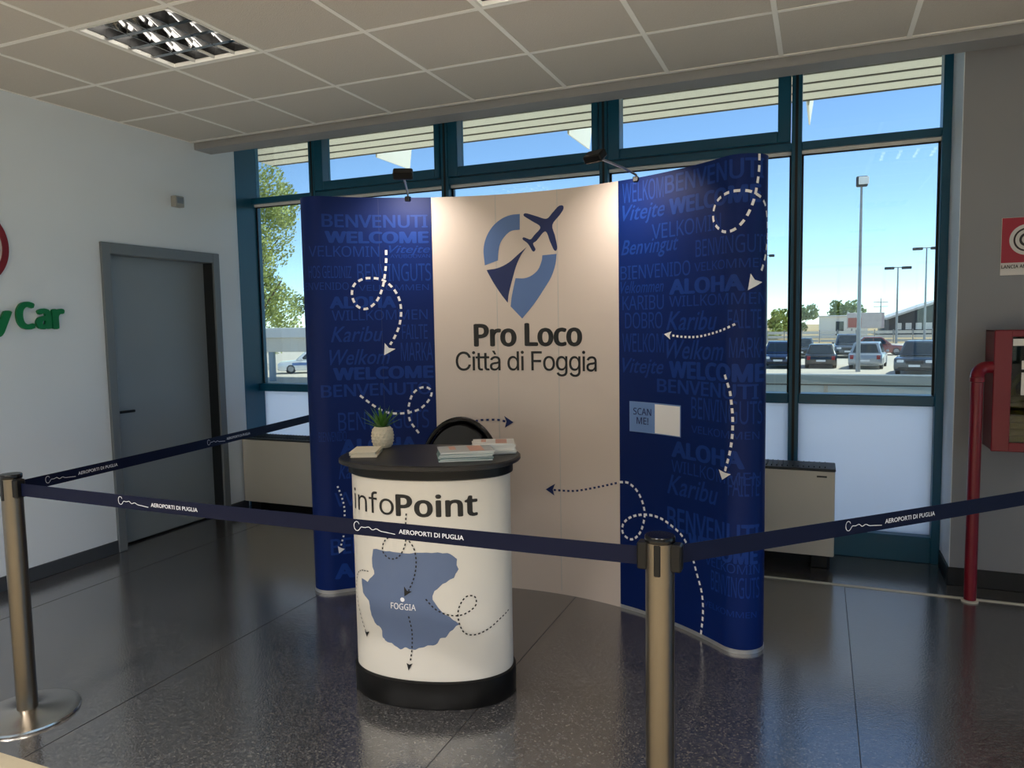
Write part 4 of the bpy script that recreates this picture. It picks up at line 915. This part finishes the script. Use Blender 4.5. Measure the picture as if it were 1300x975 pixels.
obj('outer_ring', disc(.205, .24, XL+.001, XL+.02), 'ring_red', rs)
obj('disc', disc(0, .206, XL+.001, XL+.012), 'sign_white', rs)
obj('inner_disc', disc(0, .19, XL+.012, XL+.016), 'disc_red', rs)

# ================================================================ RIGHT WALL FITTINGS
sn = thing('fire_hose_sign', (1.0, YW, 1.86), 'red fire hose sign with white rings and lettering strip', 'sign')
plt = obj('plate', MB().rbox(.88, 1.12, YW-.004, YW-.0005, 1.705, 2.006, .001, 1), 'sign_white', sn)
obj('red_field', MB().box(.882, 1.118, YW-.0052, YW-.004, 1.77, 2.004), 'sign_red', sn)
def annul(r0, r1, c, y, m, name):
    n = 48; mb = MB()
    for k in range(n):
        a, b = 2*math.pi*k/n, 2*math.pi*(k+1)/n
        q = lambda r, g: (c[0]+r*math.cos(g), y, c[1]+r*math.sin(g))
        mb.quadfaces([q(r0,a), q(r1,a), q(r1,b), q(r0,b)], [(0,1,2,3)])
    obj(name, mb, m, plt, smooth=0)
for r0, r1 in ((.062,.08), (.036,.053), (0,.024)): annul(r0, r1, (.996,1.888), YW-.0058, 'sign_white', 'ring_symbol')
annul(.0535, .0615, (.996,1.888), YW-.0058, 'print_black', 'ring_symbol'); annul(.0245, .0355, (.996,1.888), YW-.0058, 'print_black', 'ring_symbol')
A = Print2D(); A.word('LANCIA ANTINCENDIO', .885, 1.115, 1.741, .018, bold=.02); obj('lettering', A.mapped(lambda s, z, k: (s, YW-.0048-k, z), 0), 'print_black', plt, smooth=0)
cb = thing('hose_cabinet', (1.14, 4.53, .8), 'red fire hose cabinet with glazed front on the right wall', 'hose cabinet')
x0, x1, z0, z1, y0 = .827, 1.45, .80, 1.418, 4.415
obj('casing', MB().rbox(x0, x0+.012, y0+.02, YW, z0, z1, .003, 1).rbox(x1-.012, x1, y0+.02, YW, z0, z1, .003, 1).rbox(x0, x1, y0+.02, YW, z1-.012, z1, .003, 1).rbox(x0, x1, y0+.02, YW, z0, z0+.012, .003, 1).box(x0, x1, YW-.012, YW-.001, z0, z1), 'fire_red', cb)
dr = obj('door', MB().rbox(x0-.004, x0+.075, y0, y0+.022, z0-.002, z1+.002, .004, 1).rbox(x1-.075, x1+.004, y0, y0+.022, z0-.002, z1+.002, .004, 1).rbox(x0+.07, x1-.07, y0, y0+.022, z1-.032, z1+.002, .004, 1).rbox(x0+.07, x1-.07, y0, y0+.022, z0-.002, z0+.045, .004, 1), 'fire_red', cb)
obj('pane', MB().box(x0+.07, x1-.07, y0+.008, y0+.011, z0+.04, z1-.03), 'cabinet_glass', dr)
for (a, b, c, d) in ((.905,1.15,1.34,1.375), (.945,1.2,1.22,1.265), (.945,1.2,1.09,1.205)):
    obj('paper_notice', MB().box(a, b, y0+.006, y0+.008, c, d), 'paper_white', dr)
obj('back_panel', MB().box(x0+.012, x1-.012, YW-.02, YW-.012, z0+.012, z1-.012), 'cabinet_dark', cb)
for k in range(8):
    obj('hose_fold', MB().rbox(.868+.004*(k % 2), 1.41-.004*(k % 3), 4.44, 4.6, .8125+.034*k, .8125+.034*k+.031, .012, 2), 'hose_yellow', cb)
obj('hose_end', MB().tube([(.93,4.5,1.085),(.92,4.48,1.13),(.945,4.47,1.18),(.99,4.48,1.2)], .014, 10), 'hose_yellow', cb)
obj('nozzle', MB().tube([(.99,4.48,1.2),(1.05,4.48,1.215),(1.13,4.48,1.22)], [.017,.014,.009], 12), 'lamp_dark', cb)
pp = thing('fire_pipe', (.75, 4.4, 0), 'red vertical fire water pipe bending into the cabinet', 'pipe')
obj('riser', MB().tube([(.75,4.4,.0),(.75,4.4,1.17)], .029, 20), 'fire_red', pp)
obj('elbow', MB().tube([(.75,4.4,1.165)]+[(.75+.055*(1-math.cos(a)), 4.4+.07*math.sin(a)*.6, 1.175+.055*math.sin(a)) for a in [math.pi/2*k/8 for k in range(9)]]+[(.8265,4.445,1.23)], .0315, 20), 'fire_red', pp)
obj('collar', MB().lathe([(.029,1.155),(.034,1.158),(.034,1.178),(.029,1.18)], (.75,4.4,0), 24), 'fire_red', pp)
obj('foot_collar', MB().lathe([(.029,0),(.04,0),(.04,.008),(.029,.01)], (.75,4.4,0), 24), 'strip_pale', pp)
